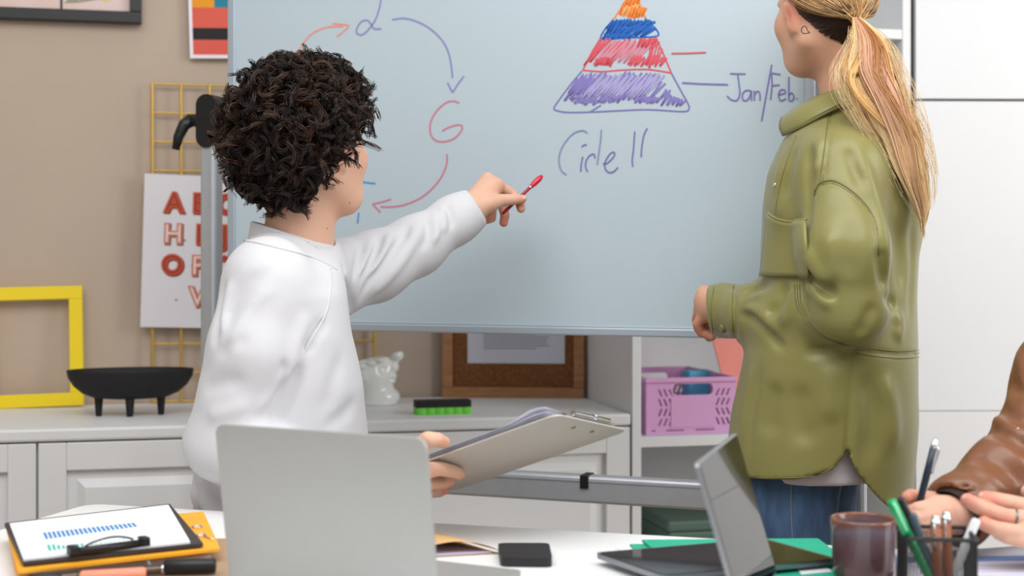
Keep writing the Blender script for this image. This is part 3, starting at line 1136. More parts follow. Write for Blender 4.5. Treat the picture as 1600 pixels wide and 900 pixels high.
# pile at the left: notebook, folders, clipboard
zt0 = TZT
M_orf = mat('folder_orange', rgb(243, 170, 40), 0.55, noise=0.05, nscale=30)
tagp(plate('brown_notebook', [(110, 850), (380, 840), (420, 905), (110, 930)], TZT + 0.006, 0.0055, mat('notebook_brown', rgb(168, 140, 112), 0.7)), 'brown notebook at the bottom of the left paper pile', 'notebook')
tagp(plate('paper_block', [(40, 842), (290, 822), (330, 866), (52, 894)], TZT + 0.0135, 0.007, mat('paper_grey', rgb(214, 210, 208), 0.8)), 'block of white sheets under the orange folders', 'paper')
t = thing('orange_folder', 'lower orange folder with elastic band in the left pile', 'folder', Matrix.Translation(T(180, 850, TZT + 0.014)))
plate('cover', [(14, 828), (285, 806), (331, 858), (24, 895)], TZT + 0.0165, 0.0025, M_orf, t, 0.006)
plate('inner_sheets', [(20, 828), (283, 806), (322, 858), (34, 889)], TZT + 0.0195, 0.003, mat('orange_dark', rgb(214, 128, 36), 0.7), t)
q0, q1 = T(222, 862, TZT + 0.0205), T(234, 876, TZT + 0.0205)
MB().tube([q0, (q0 + q1) / 2 + Vector((0, -0.004, 0)), q1 + Vector((0, 0, -0.006))], 0.0025, 6).build('elastic_band', mat('band_grey', rgb(120, 120, 130), 0.6), t, world=True)
t = thing('orange_folder', 'upper orange folder with wire fastener under the black clipboard', 'folder', Matrix.Translation(T(180, 840, TZT + 0.02)))
plate('cover', [(10, 826), (318, 799), (344, 857), (28, 892)], TZT + 0.0245, 0.004, M_orf, t, 0.008)
for px, py in ((308, 823), (314, 836)):
    q = T(px, py, TZT + 0.026)
    MB().tube([q + Vector((0.007 * math.cos(k), 0.007 * math.sin(k), 0)) for k in np.linspace(0, 2 * PI, 12, endpoint=False)], 0.0012, 6, True).build('ring', M_steel, t, world=True)
q0, q1 = T(316, 836, TZT + 0.0262), T(333, 843, TZT + 0.0262)
MB().tube([q0, q1], 0.0011, 6).build('wire_fastener', M_steel, t, world=True)

zc = TZT + 0.031
CB = [(7, 817), (265, 787), (318, 849), (36, 879)]
t = thing('clipboard', 'black clipboard with a printed bar chart lying on the left pile', 'clipboard', Matrix.Translation(T(160, 835, zc - 0.005)))
plate('board', CB, zc, 0.0045, mat('clipboard_black', rgb(52, 46, 46), 0.5), t, 0.004)
PC = [(15, 817.5), (263, 788.5), (297, 846), (37, 873)]
sheet = plate('chart_sheet', PC, zc + 0.0035, 0.003, M_paper, t)


def bars(n_, b0, b1, t0, t1, m_, frac=0.62, hs=None):
    for k in range(n_):
        f0, f1 = k / n_, (k + frac) / n_
        lerp = lambda a, b, f: (a[0] + (b[0] - a[0]) * f, a[1] + (b[1] - a[1]) * f)
        B0, B1, T0_, T1_ = lerp(b0, b1, f0), lerp(b0, b1, f1), lerp(t0, t1, f0), lerp(t0, t1, f1)
        if hs:
            T0_, T1_ = lerp(B0, T0_, hs[k]), lerp(B1, T1_, hs[k])
        plate('chart_bar', [B0, B1, T1_, T0_], zc + 0.0038, 0.0003, m_, sheet)


def z7(x, y):
    return (x / 4.444, 770 + y / 4.444)


M_cb = mat('chart_blue', rgb(66, 132, 190), 0.8)
M_cg = mat('chart_green', rgb(64, 178, 156), 0.8)
bars(21, z7(318, 322), z7(965, 232), z7(298, 276), z7(940, 206), M_cb)
bars(21, z7(340, 405), z7(1010, 300), z7(326, 360), z7(995, 268), M_cg, 0.6, [1, .95, .75, .55, .5, .45, .5, .45] + [0.12] * 13)
plate('chart_heading', [z7(380, 213), z7(520, 200), z7(524, 206), z7(384, 220)], zc + 0.0038, 0.0003, mat('chart_pale', rgb(196, 214, 228), 0.8), sheet)
for k in range(4):
    plate('chart_line', [z7(250, 262 + k * 46), z7(1000, 165 + k * 38), z7(1001, 166.5 + k * 38), z7(251, 264 + k * 46)], zc + 0.0037, 0.0002, mat('chart_grey', rgb(214, 216, 226), 0.8), sheet)
# clip
c0, c1_ = T(110, 868, zc + 0.003), T(226, 853, zc + 0.003)
dx = (c1_ - c0).normalized()
clip = MB()
clip.tube([c0 + Vector((0, 0, 0.004)), c1_ + Vector((0, 0, 0.004))], 0.0055, 10)
clip.build('clip_bar', M_black, t, world=True)
for f_ in (0.02, 0.98):
    clip = MB()
    q = c0.lerp(c1_, f_)
    clip.box(q + Vector((0, 0.004, 0.006)), (0.012, 0.018, 0.012), 0.002, rot=Matrix.Rotation(math.atan2(dx.y, dx.x), 4, 'Z'))
    clip.build('clip_jaw', M_black, t, world=True)
mid = c0.lerp(c1_, 0.5) + Vector((0, 0, 0.006))
MB().tube(spl([mid - dx * 0.036, mid - dx * 0.026 + Vector((0, 0.012, 0.005)), mid + Vector((0, 0.02, 0.008)), mid + dx * 0.026 + Vector((0, 0.012, 0.005)), mid + dx * 0.036], 5), 0.0014, 6).build('wire_handle', M_black, t, world=True)

# pens in front of the pile


def rod(parent, name, p0, p1, r0, r1, m_, n=14):
    return MB().cyl(p0, p1, r0, r1, n).build(name, m_, parent, world=True)


zr = TZT + 0.0075
p0, p1 = T(96, 903, zr + 0.0065), T(254, 889.5, zr + 0.0065)
p2 = T(337, 884, zr + 0.010)
t = thing('marker_pen', 'dark metal pen with thick black cap in front of the orange folders', 'pen', Matrix.Translation(p0))
rod(t, 'barrel', p0, p1, 0.0055, 0.006, mat('pen_bronze', rgb(96, 84, 76), 0.3, metal=0.7))
rod(t, 'ferrule', p1, p1.lerp(p2, 0.03), 0.0066, 0.0066, M_steel)
p1b = p1.lerp(p2, 0.03) + Vector((0, 0, 0.003))
MB().tube([p1b, p1b.lerp(p2, 0.03), p1b.lerp(p2, 0.97), p2], [0.008, 0.0098, 0.0098, 0.0088], 16).build('cap', M_black, t, world=True)
p0, p1, p2 = T(48, 903, zr + 0.004), T(128, 899, zr + 0.005), T(232, 893, zr + 0.006)
p0, p1, p2 = p0 + Vector((0, -0.012, 0)), p1 + Vector((0, -0.012, 0)), p2 + Vector((0, -0.012, 0))
t = thing('highlighter', 'coral highlighter with black cap at the front of the pile', 'pen', Matrix.Translation(p0))
MB().tube([p1, p1.lerp(p2, 0.05), p1.lerp(p2, 0.95), p2], [0.006, 0.0085, 0.0085, 0.007], 14).build('barrel', mat('coral', rgb(246, 150, 122), 0.5), t, world=True)
MB().tube([p0, p0.lerp(p1, 0.1), p1], [0.005, 0.0078, 0.0075], 14).build('cap', M_black, t, world=True)

# mug
mp = P(1349, 812, 1.85)
mz = TZT
t = thing('mug', 'brown and violet glazed stoneware mug in front of the pen holder', 'mug', Matrix.Translation((mp.x, mp.y, mz)))
mm = bpy.data.materials.new('stoneware_glaze')
mm.use_nodes = True
nt = mm.node_tree
bs = nt.nodes['Principled BSDF']
bs.inputs['Roughness'].default_value = 0.16
tcn = nt.nodes.new('ShaderNodeTexCoord')
sep = nt.nodes.new('ShaderNodeSeparateXYZ')
nt.links.new(tcn.outputs['Object'], sep.inputs['Vector'])
nz = nt.nodes.new('ShaderNodeTexNoise')
nz.inputs['Scale'].default_value = 38
nz.inputs['Detail'].default_value = 5
nt.links.new(tcn.outputs['Object'], nz.inputs['Vector'])
ma = nt.nodes.new('ShaderNodeMath')
ma.operation = 'MULTIPLY_ADD'
nt.links.new(nz.outputs['Fac'], ma.inputs[0])
ma.inputs[1].default_value = 0.022
nt.links.new(sep.outputs['Z'], ma.inputs[2])
mr = nt.nodes.new('ShaderNodeMapRange')
mr.inputs['From Min'].default_value = 0.0
mr.inputs['From Max'].default_value = 0.1
nt.links.new(ma.outputs[0], mr.inputs['Value'])
cr = nt.nodes.new('ShaderNodeValToRGB')
els = cr.color_ramp.elements
els[0].position, els[0].color = 0.0, rgb(72, 44, 40)
els[1].position, els[1].color = 1.0, rgb(150, 88, 58)
for pos_, c_ in ((0.45, rgb(86, 60, 62)), (0.66, rgb(100, 78, 84)), (0.78, rgb(112, 100, 112)), (0.86, rgb(112, 76, 66)), (0.95, rgb(140, 84, 60))):
    e = els.new(pos_)
    e.color = c_
nt.links.new(mr.outputs['Result'], cr.inputs['Fac'])
nt.links.new(cr.outputs['Color'], bs.inputs['Base Color'])
mh = mp.z - mz + 0.003
r_ = 0.0425
m = MB()
m.lathe([(0.001, 0.0), (0.033, 0.0), (0.0375, 0.004), (0.0395, 0.02), (0.0405, 0.045), (0.0412, mh - 0.014), (0.0425, mh - 0.004), (0.0418, mh - 0.0005), (0.040, mh), (0.0385, mh - 0.002), (0.0375, mh - 0.012), (0.0365, 0.03), (0.034, 0.008), (0.001, 0.006)], 56)
m.build('body', mm, t)
m = MB()
m.tube(spl([(0.037, -0.02, mh - 0.018), (0.056, -0.03, mh - 0.016), (0.064, -0.034, mh - 0.038), (0.055, -0.029, 0.022), (0.036, -0.019, 0.018)], 6), 0.0052, 10)
m.M = Matrix.Identity(4)
for i, v in enumerate(m.v):
    m.v[i] = Matrix.Rotation(math.radians(75), 4, 'Z') @ v
m.build('handle', mm, t)

# mesh pen holder
hp = P(1463, 833, 1.745)
PH = thing('pen_holder', 'black wire mesh pen holder full of pens at the right', 'pen holder', rot_z(-8, (hp.x, hp.y, TZT)))
hw, hh = 0.0405, hp.z - TZT
M_bw = mat('black_wire', rgb(26, 26, 28), 0.45)
m = MB()
for k in range(22):
    q = -hw + 2 * hw * k / 21
    for z_ in (0,):
        for s_ in (-1, 1):
            m.box((q, s_ * hw, hh / 2), (0.0009, 0.0007, hh))
            m.box((s_ * hw, q, hh / 2), (0.0007, 0.0009, hh))
for k in range(22):
    z_ = 0.002 + (hh - 0.004) * k / 21
    for s_ in (-1, 1):
        m.box((0, s_ * hw, z_), (2 * hw, 0.0007, 0.0009))
        m.box((s_ * hw, 0, z_), (0.0007, 2 * hw, 0.0009))
o = m.build('wire_mesh', M_bw, PH)
o['kind'] = 'stuff'
MB().tube([(x, y, hh) for x, y in rrect(2 * hw + 0.003, 2 * hw + 0.003, 0.008, 4)], 0.0028, 8, True).build('rim', M_bw, PH)
MB().b2((-hw, -hw, 0), (hw, hw, 0.0015)).build('holder_bottom', M_bw, PH)
for sx in (-1, 1):
    for sy in (-1, 1):
        MB().cyl((sx * hw, sy * hw, 0), (sx * hw, sy * hw, hh), 0.0016, None, 8).build('corner_post', M_bw, PH)


def pen(name, label, top, bot, r, m_, extra=None, cat='pen', group=None):
    """A pen leaning in the holder, from its top end to the point resting on the holder's bottom."""
    t_ = thing(name, label, cat, Matrix.Translation(bot), group)
    d_ = (bot - top).normalized()
    L_ = (bot - top).length
    if extra == 'cap':
        MB().tube([top, top + d_ * 0.002, top + d_ * 0.05], [r * 0.7, r * 1.12, r * 1.12], 14).build('cap', m_, t_, world=True)
        MB().tube([top + d_ * 0.05, bot - d_ * 0.012, bot], [r, r, r * 0.4], 14).build('barrel', m_, t_, world=True)
        s_ = d_.orthogonal().normalized()
        s_ = (Vector((0, -1, 0)) - d_ * d_.dot(Vector((0, -1, 0)))).normalized()
        MB().tube([top + s_ * r * 1.1 + d_ * 0.002, top + s_ * r * 1.6 + d_ * 0.008, top + s_ * r * 1.5 + d_ * 0.04], 0.0014, 8).build('clip', mat('clip_pale', rgb(150, 232, 190), 0.3), t_, world=True)
    elif extra == 'click':
        MB().tube([top, top + d_ * 0.002, top + d_ * 0.005, top + d_ * 0.0052, top + d_ * 0.012], [r * 0.5, r * 0.85, r * 0.6, r * 0.9, r * 1.05], 14).build('push_button', M_steel, t_, world=True)
        MB().tube([top + d_ * 0.0125, bot - d_ * 0.015, bot], [r, r, r * 0.3], 14).build('barrel', m_, t_, world=True)
        s_ = (Vector((-0.5, -1, 0)) - d_ * d_.dot(Vector((-0.5, -1, 0)))).normalized()
        MB().tube([top + s_ * r * 0.9 + d_ * 0.008, top + s_ * r * 1.7 + d_ * 0.011, top + s_ * r * 1.5 + d_ * 0.042], 0.0012, 8).build('clip', M_steel, t_, world=True)
    else:
        MB().tube([top, top + d_ * 0.003, bot - d_ * 0.012, bot], [r * 0.7, r, r, r * 0.4], 14).build('barrel', m_, t_, world=True)
    return t_


zb_ = TZT + 0.0035
Dh = 1.745
M_gp = mat('pen_green', rgb(22, 158, 92), 0.25)
pen('gel_pen', 'bright green capped pen leaning left in the mesh holder', P(1392, 781, 1.715), Vector((P(1478, 900, 1.725).x - 0.008, 1.725, zb_)), 0.0052, M_gp, 'cap')
pen('gel_pen', 'black pen just behind the green pen in the holder', P(1406, 778, 1.745), Vector((P(1480, 900, 1.75).x, 1.75, zb_)), 0.0048, M_black)
pen('gel_pen', 'short slate grey pen right of the green pen in the holder', P(1426, 802, 1.735), Vector((P(1466, 900, 1.735).x, 1.74, zb_)), 0.005, mat('pen_slate', rgb(70, 88, 98), 0.35))
M_pb = mat('pen_brown', rgb(150, 80, 42), 0.3)
pen('ballpoint_pen', 'brown click pen with silver top, the left of two in the holder', P(1461, 805, 1.725), Vector((P(1466, 900, 1.725).x, 1.725, zb_)), 0.0058, M_pb, 'click')
pen('ballpoint_pen', 'brown click pen with silver top, the right of two in the holder', P(1478, 799, 1.75), Vector((P(1482, 900, 1.75).x, 1.75, zb_)), 0.0058, M_pb, 'click')
pen('marker_pen', 'white marker leaning right in the mesh holder', P(1526, 811, 1.75), Vector((P(1478, 905, 1.755).x, 1.757, zb_)), 0.0058, mat('pen_white', rgb(224, 226, 228), 0.35))

# notebook at the right end
t = thing('open_notebook', 'open white notebook with a blue band under the tattooed hand with a ring', 'notebook', Matrix.Translation(T(1540, 880)))
t['label'] = 'open white notebook with a blue band under the hands at the right'
plate('cover', [(1398, 866), (1700, 846), (1760, 900), (1400, 905)], TZT + 0.003, 0.003, mat('cover_grey', rgb(150, 152, 166), 0.6), t)
plate('pages', [(1400, 866), (1695, 848), (1752, 897), (1404, 902)], TZT + 0.009, 0.006, mat('page_lilac', rgb(214, 212, 226), 0.8), t)
plate('printed_band', [(1400, 871), (1720, 866), (1724, 873), (1400, 880)], TZT + 0.0094, 0.0004, mat('band_blue', rgb(116, 142, 190), 0.8), t)
for k in range(4):
    plate('printed_line', [(1405, 886 + 5 * k), (1730, 879 + 5 * k), (1730, 879.9 + 5 * k), (1405, 886.9 + 5 * k)], TZT + 0.0094, 0.0004, mat('line_grey', rgb(182, 184, 204), 0.8), t)

# ------------------------------------------------------------------ smooth implicit surfaces for bodies and clothes
def A(v):
    return np.array(tuple(v), dtype=np.float64)


def smin(a, b, k):
    h = np.maximum(k - np.abs(a - b), 0.0) / k
    return np.minimum(a, b) - h * h * k * 0.25


def smax(a, b, k):
    return -smin(-a, -b, k)


def f_cone(X, a, b, ra, rb):
    a, b = A(a), A(b)
    d = b - a
    t = np.clip((X - a) @ d / max(d @ d, 1e-12), 0, 1)
    return np.linalg.norm(X - a - t[:, None] * d, axis=1) - (ra + (rb - ra) * t)


def f_chain(X, pts, rs, k=0.0):
    r = None
    for i in range(len(pts) - 1):
        q = f_cone(X, pts[i], pts[i + 1], rs[i], rs[i + 1])
        r = q if r is None else (smin(r, q, k) if k else np.minimum(r, q))
    return r


def f_ell(X, c, rad, ax=None):
    """ax: three axis vectors as rows."""
    q = X - A(c)
    if ax is not None:
        q = q @ np.array([A(v) for v in ax]).T
    rad = np.array(rad, float)
    k0 = np.linalg.norm(q / rad, axis=1)
    k1 = np.linalg.norm(q / (rad * rad), axis=1) + 1e-9
    return k0 * (k0 - 1.0) / k1


def f_box(X, c, half, ax, r=0.0):
    q = (X - A(c)) @ np.array([A(v) for v in ax]).T
    q = np.abs(q) - (np.array(half) - r)
    return np.linalg.norm(np.maximum(q, 0), axis=1) + np.minimum(q.max(axis=1), 0) - r


def f_loft(X, secs, fwd):
    """Stacked ellipses: secs rows (z, cx, cy, r_forward, r_side), fwd a horizontal unit vector."""
    S = np.array(secs, float)
    S = S[np.argsort(S[:, 0])]
    z = X[:, 2]
    # smooth interpolation
    zi = np.linspace(S[0, 0], S[-1, 0], 120)
    tab = []
    for c in range(1, 5):
        y = np.interp(zi, S[:, 0], S[:, c])
        for _ in range(3):
            y[1:-1] = 0.25 * y[:-2] + 0.5 * y[1:-1] + 0.25 * y[2:]
        tab.append(np.interp(z, zi, y))
    cx, cy, rf, rs = tab
    qx, qy = X[:, 0] - cx, X[:, 1] - cy
    u = qx * fwd[0] + qy * fwd[1]
    v = -qx * fwd[1] + qy * fwd[0]
    k0 = np.sqrt((u / rf) ** 2 + (v / rs) ** 2)
    k1 = np.sqrt((u / rf ** 2) ** 2 + (v / rs ** 2) ** 2) + 1e-9
    d = np.where(k0 > 1e-6, k0 * (k0 - 1) / k1, -np.minimum(rf, rs))
    return np.maximum(d, np.maximum(z - S[-1, 0], S[0, 0] - z))


def poly_dist(X, pts):
    pts = [A(p) for p in pts]
    d = np.full(len(X), 1e9)
    tt = np.zeros(len(X))
    n = len(pts) - 1
    lo, hi = np.min(pts, axis=0) - 0.06, np.max(pts, axis=0) + 0.06
    sel = np.where(np.all((X > lo) & (X < hi), axis=1))[0]
    if len(sel) == 0:
        return d, tt
    Y = X[sel]
    dd, tq = np.full(len(Y), 1e9), np.zeros(len(Y))
    for i in range(n):
        a, e = pts[i], pts[i + 1] - pts[i]
        t = np.clip((Y - a) @ e / max(e @ e, 1e-12), 0, 1)
        q = np.linalg.norm(Y - a - t[:, None] * e, axis=1)
        m_ = q < dd
        dd = np.where(m_, q, dd)
        tq = np.where(m_, (i + t) / n, tq)
    d[sel], tt[sel] = dd, tq
    return d, tt


def folds(X, L):
    """Sum of creases (negative height) and ridges (positive): L rows (points, width, height, taper)."""
    h = np.zeros(len(X))
    for pts, w, a, tp in L:
        d, t = poly_dist(X, pts)
        env = np.sin(PI / 2 * np.clip(np.minimum(t, 1 - t) * 3.2, 0, 1)) ** 2 if tp else 1.0
        h += a * np.exp(-(d / w) ** 2) * env
    return h


def march(f, px, py, d0=1.6, d1=3.4):
    """First hit of the pixel's ray with the surface f (world point)."""
    px, py = np.atleast_1d(np.asarray(px, float)), np.atleast_1d(np.asarray(py, float))
    dv = np.stack([(px - 800) / F, np.ones_like(px), -(py - HZ) / F], 1)
    t = np.full(len(px), d0)
    o = np.array([0, 0, CAM])
    for _ in range(70):
        s = f(o + dv * t[:, None])
        t += np.clip(s, -0.02, 0.08) * 0.8
    return o + dv * t[:, None], t


def surf_line(f, pts, n=8, d0=1.6, back=3.4):
    """A line drawn through pixels and laid on the surface f."""
    q = np.array(spl(pts, n))
    X, t = march(f, q[:, 0], q[:, 1], d0)
    ok = t < back
    return [x for x, o_ in zip(X, ok) if o_]


def surfnet(f, lo, hi, h, block=8):
    """Surface nets over a sparse grid: verts (N,3), quads (M,4)."""
    lo, hi = np.array(lo, float), np.array(hi, float)
    nb = np.maximum(1, np.ceil((hi - lo) / (h * block)).astype(int))
    N = nb * block
    ci = np.stack(np.meshgrid(*[np.arange(k) for k in nb], indexing='ij'), -1).reshape(-1, 3)
    cc = lo + (ci + 0.5) * block * h
    fc = f(cc)
    rad = h * block * 0.5 * math.sqrt(3) * 1.35 + 0.012
    near = np.abs(fc) < rad
    G = np.empty(tuple(N + 1), dtype=np.float32)
    # far blocks take their centre's sign
    Gb = np.where(fc > 0, 1.0, -1.0).astype(np.float32).reshape(tuple(nb))
    G[:] = 1.0
    G[:-1, :-1, :-1] = np.repeat(np.repeat(np.repeat(Gb, block, 0), block, 1), block, 2)
    off = np.stack(np.meshgrid(*[np.arange(block + 1)] * 3, indexing='ij'), -1).reshape(-1, 3)
    bi = ci[near]
    step = max(1, 1500000 // len(off))
    for s in range(0, len(bi), step):
        idx = (bi[s:s + step, None, :] * block + off[None]).reshape(-1, 3)
        G[idx[:, 0], idx[:, 1], idx[:, 2]] = f(lo + idx * h)
    for ax in range(3):
        sl = [slice(None)] * 3
        for e in (0, -1):
            sl[ax] = e
            G[tuple(sl)] = np.maximum(G[tuple(sl)], 1e-4)
    neg = G < 0
    cs = np.zeros(tuple(N), np.int8)
    for dx in (0, 1):
        for dy in (0, 1):
            for dz in (0, 1):
                cs += neg[dx:N[0] + dx, dy:N[1] + dy, dz:N[2] + dz]
    act = (cs > 0) & (cs < 8)
    cells = np.argwhere(act)
    ids = np.full(tuple(N), -1, np.int64)
    ids[act] = np.arange(len(cells))
    acc = np.zeros((len(cells), 3))
    cnt = np.zeros(len(cells))
    corners = [(0, 0, 0), (1, 0, 0), (0, 1, 0), (1, 1, 0), (0, 0, 1), (1, 0, 1), (0, 1, 1), (1, 1, 1)]
    edges = [(0, 1), (2, 3), (4, 5), (6, 7), (0, 2), (1, 3), (4, 6), (5, 7), (0, 4), (1, 5), (2, 6), (3, 7)]
    vals = [G[cells[:, 0] + c[0], cells[:, 1] + c[1], cells[:, 2] + c[2]].astype(float) for c in corners]
    for a, b in edges:
        va, vb = vals[a], vals[b]
        m_ = (va < 0) != (vb < 0)
        t = np.where(m_, va / np.where(m_, va - vb, 1), 0)
        pa, pb = np.array(corners[a], float), np.array(corners[b], float)
        acc += np.where(m_[:, None], pa + t[:, None] * (pb - pa), 0)
        cnt += m_
    V = lo + (cells + acc / cnt[:, None]) * h
    Q = []
    for ax in range(3):
        o1, o2 = (ax + 1) % 3, (ax + 2) % 3
        sl0 = [slice(0, N[k]) for k in range(3)]
        sl1 = list(sl0)
        sl1[ax] = slice(1, N[ax] + 1)
        a, b = neg[tuple(sl0)], neg[tuple(sl1)]
        for flip, m_ in ((False, a & ~b), (True, ~a & b)):
            e = np.argwhere(m_)
            e = e[(e[:, o1] > 0) & (e[:, o2] > 0)]
            if len(e) == 0:
                continue
            u1, u2 = np.zeros(3, int), np.zeros(3, int)
            u1[o1], u2[o2] = 1, 1
            q = [e, e - u1, e - u1 - u2, e - u2]
            q = np.stack([ids[k[:, 0], k[:, 1], k[:, 2]] for k in q], 1)
            q = q[(q >= 0).all(1)]
            Q.append(q[:, ::-1] if not flip else q)
    Q = np.concatenate(Q)
    return V, Q[:, ::-1]


def relax(V, Q, it=2, s=0.5):
    E = np.concatenate([Q[:, [0, 1]], Q[:, [1, 2]], Q[:, [2, 3]], Q[:, [3, 0]]])
    for _ in range(it):
        acc = np.zeros_like(V)
        cnt = np.zeros(len(V))
        for i, j in ((0, 1), (1, 0)):
            for c in range(3):
                acc[:, c] += np.bincount(E[:, i], V[E[:, j], c], len(V))
            cnt += np.bincount(E[:, i], minlength=len(V))
        V = V + s * (acc / np.maximum(cnt, 1)[:, None] - V)
    return V


def set_col(o, C):
    me = o.data
    a = me.color_attributes.new('tone', 'FLOAT_COLOR', 'POINT')
    C = np.asarray(C, np.float32)
    if C.shape[1] == 3:
        C = np.concatenate([C, np.ones((len(C), 1), np.float32)], 1)
    a.data.foreach_set('color', C.ravel())


def tubes(paths, radii, sides=3):
    """paths (N, M, 3), radii (N, M) -> verts, quads of N thin tubes."""
    N, M, _ = paths.shape
    T_ = np.gradient(paths, axis=1)
    T_ /= np.linalg.norm(T_, axis=2, keepdims=True) + 1e-12
    ref = np.array([0.31, 0.27, 0.91])
    U = np.cross(T_, ref)
    U /= np.linalg.norm(U, axis=2, keepdims=True) + 1e-9
    W = np.cross(T_, U)
    ang = np.arange(sides) * 2 * PI / sides
    V = paths[:, :, None, :] + radii[:, :, None, None] * (U[:, :, None, :] * np.cos(ang)[None, None, :, None] + W[:, :, None, :] * np.sin(ang)[None, None, :, None])
    idx = np.arange(N * M * sides).reshape(N, M, sides)
    a = idx[:, :-1, :]
    b = np.roll(idx, -1, axis=2)[:, :-1, :]
    c = np.roll(idx, -1, axis=2)[:, 1:, :]
    d = idx[:, 1:, :]
    Q = np.stack([a, b, c, d], -1).reshape(-1, 4)
    return V.reshape(-1, 3), Q


def skin_mat(name, base, red):
    m = mat(name, base, 0.5, sss=0.25, bump=0.12, bscale=320, bdist=0.001, attr='tone', spec=0.35)
    return m


def hair_mat(name, rough=0.38, spec=0.5):
    return mat(name, (0.1, 0.1, 0.1, 1), rough, attr='tone', spec=spec)


def skin_tone(V, base, red, spots):
    """Vertex tones: base colour, redder towards the given points (fingertips, knuckles, lips)."""
    b, r = np.array(base[:3]), np.array(red[:3])
    f = np.zeros(len(V))
    for p_, rad, amt in spots:
        f = np.maximum(f, amt * np.exp(-(np.linalg.norm(V - A(p_), axis=1) / rad) ** 2))
    n = 0.06 * np.sin(V[:, 0] * 90 + 2 * np.sin(V[:, 2] * 70)) * np.sin(V[:, 2] * 83 + V[:, 1] * 61)
    f = np.clip(f + n, 0, 1)[:, None]
    return b * (1 - f) + r * f


# a head: skull, jaw, cheeks, nose, lips, brow, ears; fwd the way it faces
def head_field(X, H, fwd, up, s=1.0):
    fwd, up = A(fwd) / np.linalg.norm(A(fwd)), A(up)
    up = up - fwd * (up @ fwd)
    up /= np.linalg.norm(up)
    lf = np.cross(up, fwd)
    ax = (fwd, lf, up)
    at = lambda a, b, c: A(H) + s * (a * fwd + b * lf + c * up)
    d = f_ell(X, at(-0.008, 0, 0.022), (0.098 * s, 0.077 * s, 0.098 * s), ax)
    d = smin(d, f_ell(X, at(0.032, 0, -0.045), (0.062 * s, 0.06 * s, 0.078 * s), ax), 0.04)
    d = smin(d, f_ell(X, at(0.075, 0, -0.103), (0.022 * s, 0.024 * s, 0.018 * s), ax), 0.035)
    for q in (-1, 1):
        d = smin(d, f_cone(X, at(0.0, q * 0.052, -0.07), at(0.06, q * 0.028, -0.103), 0.018 * s, 0.014 * s), 0.03)
        d = smin(d, f_cone(X, at(0.050, q * 0.038, -0.040), at(0.066, q * 0.026, -0.090), 0.027 * s, 0.025 * s), 0.03)
        d = smin(d, f_ell(X, at(0.066, q * 0.040, -0.028), (0.024 * s, 0.024 * s, 0.024 * s), ax), 0.03)
        d = smax(d, -f_ell(X, at(0.094, q * 0.031, 0.004), (0.016 * s, 0.018 * s, 0.012 * s), ax), 0.02)
        d = smin(d, f_ell(X, at(0.078, q * 0.031, 0.002), (0.0135 * s,) * 3, ax), 0.004)
        d = smin(d, f_cone(X, at(0.088, q * 0.014, 0.021), at(0.078, q * 0.048, 0.02), 0.007 * s, 0.006 * s), 0.014)
        # ear: rim, lobe and inner shell
        e0 = f_ell(X, at(0.004, q * 0.0785, -0.026), (0.0145 * s, 0.0075 * s, 0.030 * s), (fwd * 0.96 - up * 0.2, lf + q * fwd * -0.35, up + fwd * -0.2))
        e0 = smax(e0, -f_ell(X, at(0.008, q * 0.0885, -0.022), (0.010 * s, 0.008 * s, 0.020 * s), ax), 0.006)
        e0 = smin(e0, f_ell(X, at(0.012, q * 0.0755, -0.048), (0.009 * s, 0.006 * s, 0.011 * s), ax), 0.008)
        d = smin(d, e0, 0.01)
        d = smin(d, f_ell(X, at(0.098, q * 0.011, -0.036), (0.009 * s, 0.008 * s, 0.007 * s), ax), 0.008)
    d = smin(d, f_cone(X, at(0.092, 0, 0.012), at(0.113, 0, -0.03), 0.007 * s, 0.0105 * s), 0.014)
    d = smin(d, f_ell(X, at(0.096, 0, -0.062), (0.010 * s, 0.022 * s, 0.0055 * s), ax), 0.008)
    d = smin(d, f_ell(X, at(0.093, 0, -0.074), (0.010 * s, 0.019 * s, 0.0065 * s), ax), 0.008)
    d = smax(d, -f_ell(X, at(0.106, 0, -0.0675), (0.012 * s, 0.022 * s, 0.0012 * s), ax), 0.004)
    return d


def head_frame(H, fwd, up, s=1.0):
    fwd, up = A(fwd) / np.linalg.norm(A(fwd)), A(up)
    up = up - fwd * (up @ fwd)
    up /= np.linalg.norm(up)
    lf = np.cross(up, fwd)
    return lambda a, b, c: A(H) + s * (a * fwd + b * lf + c * up), fwd, lf, up


M_eye = mat('eye_white', rgb(232, 228, 224), 0.15)
M_iris = mat('iris', rgb(70, 58, 44), 0.12)


def eyes(root, H, fwd, up, s=1.0):
    at, f_, l_, u_ = head_frame(H, fwd, up, s)
    for q in (-1, 1):
        c = Vector(at(0.0815, q * 0.031, 0.0025))
        m_ = MB()
        n = 14
        vs_, fs = [], []
        for i in range(n + 1):
            for k in range(n):
                a, b = PI * i / n, 2 * PI * k / n
                vs_.append(c + Vector((math.sin(a) * math.cos(b), math.sin(a) * math.sin(b), math.cos(a))) * 0.0108 * s)
        for i in range(n):
            for k in range(n):
                fs.append((i * n + k, i * n + (k + 1) % n, (i + 1) * n + (k + 1) % n, (i + 1) * n + k))
        m_.add(vs_, fs, True)
        e = m_.build('eye', M_eye, root, world=True)
        MB().cyl(c + Vector(f_) * 0.0098 * s, c + Vector(f_) * 0.0112 * s, 0.0048 * s, 0.0035 * s, 16).build('iris', M_iris, e, world=True)


def fin(o, name_root=None):
    return o

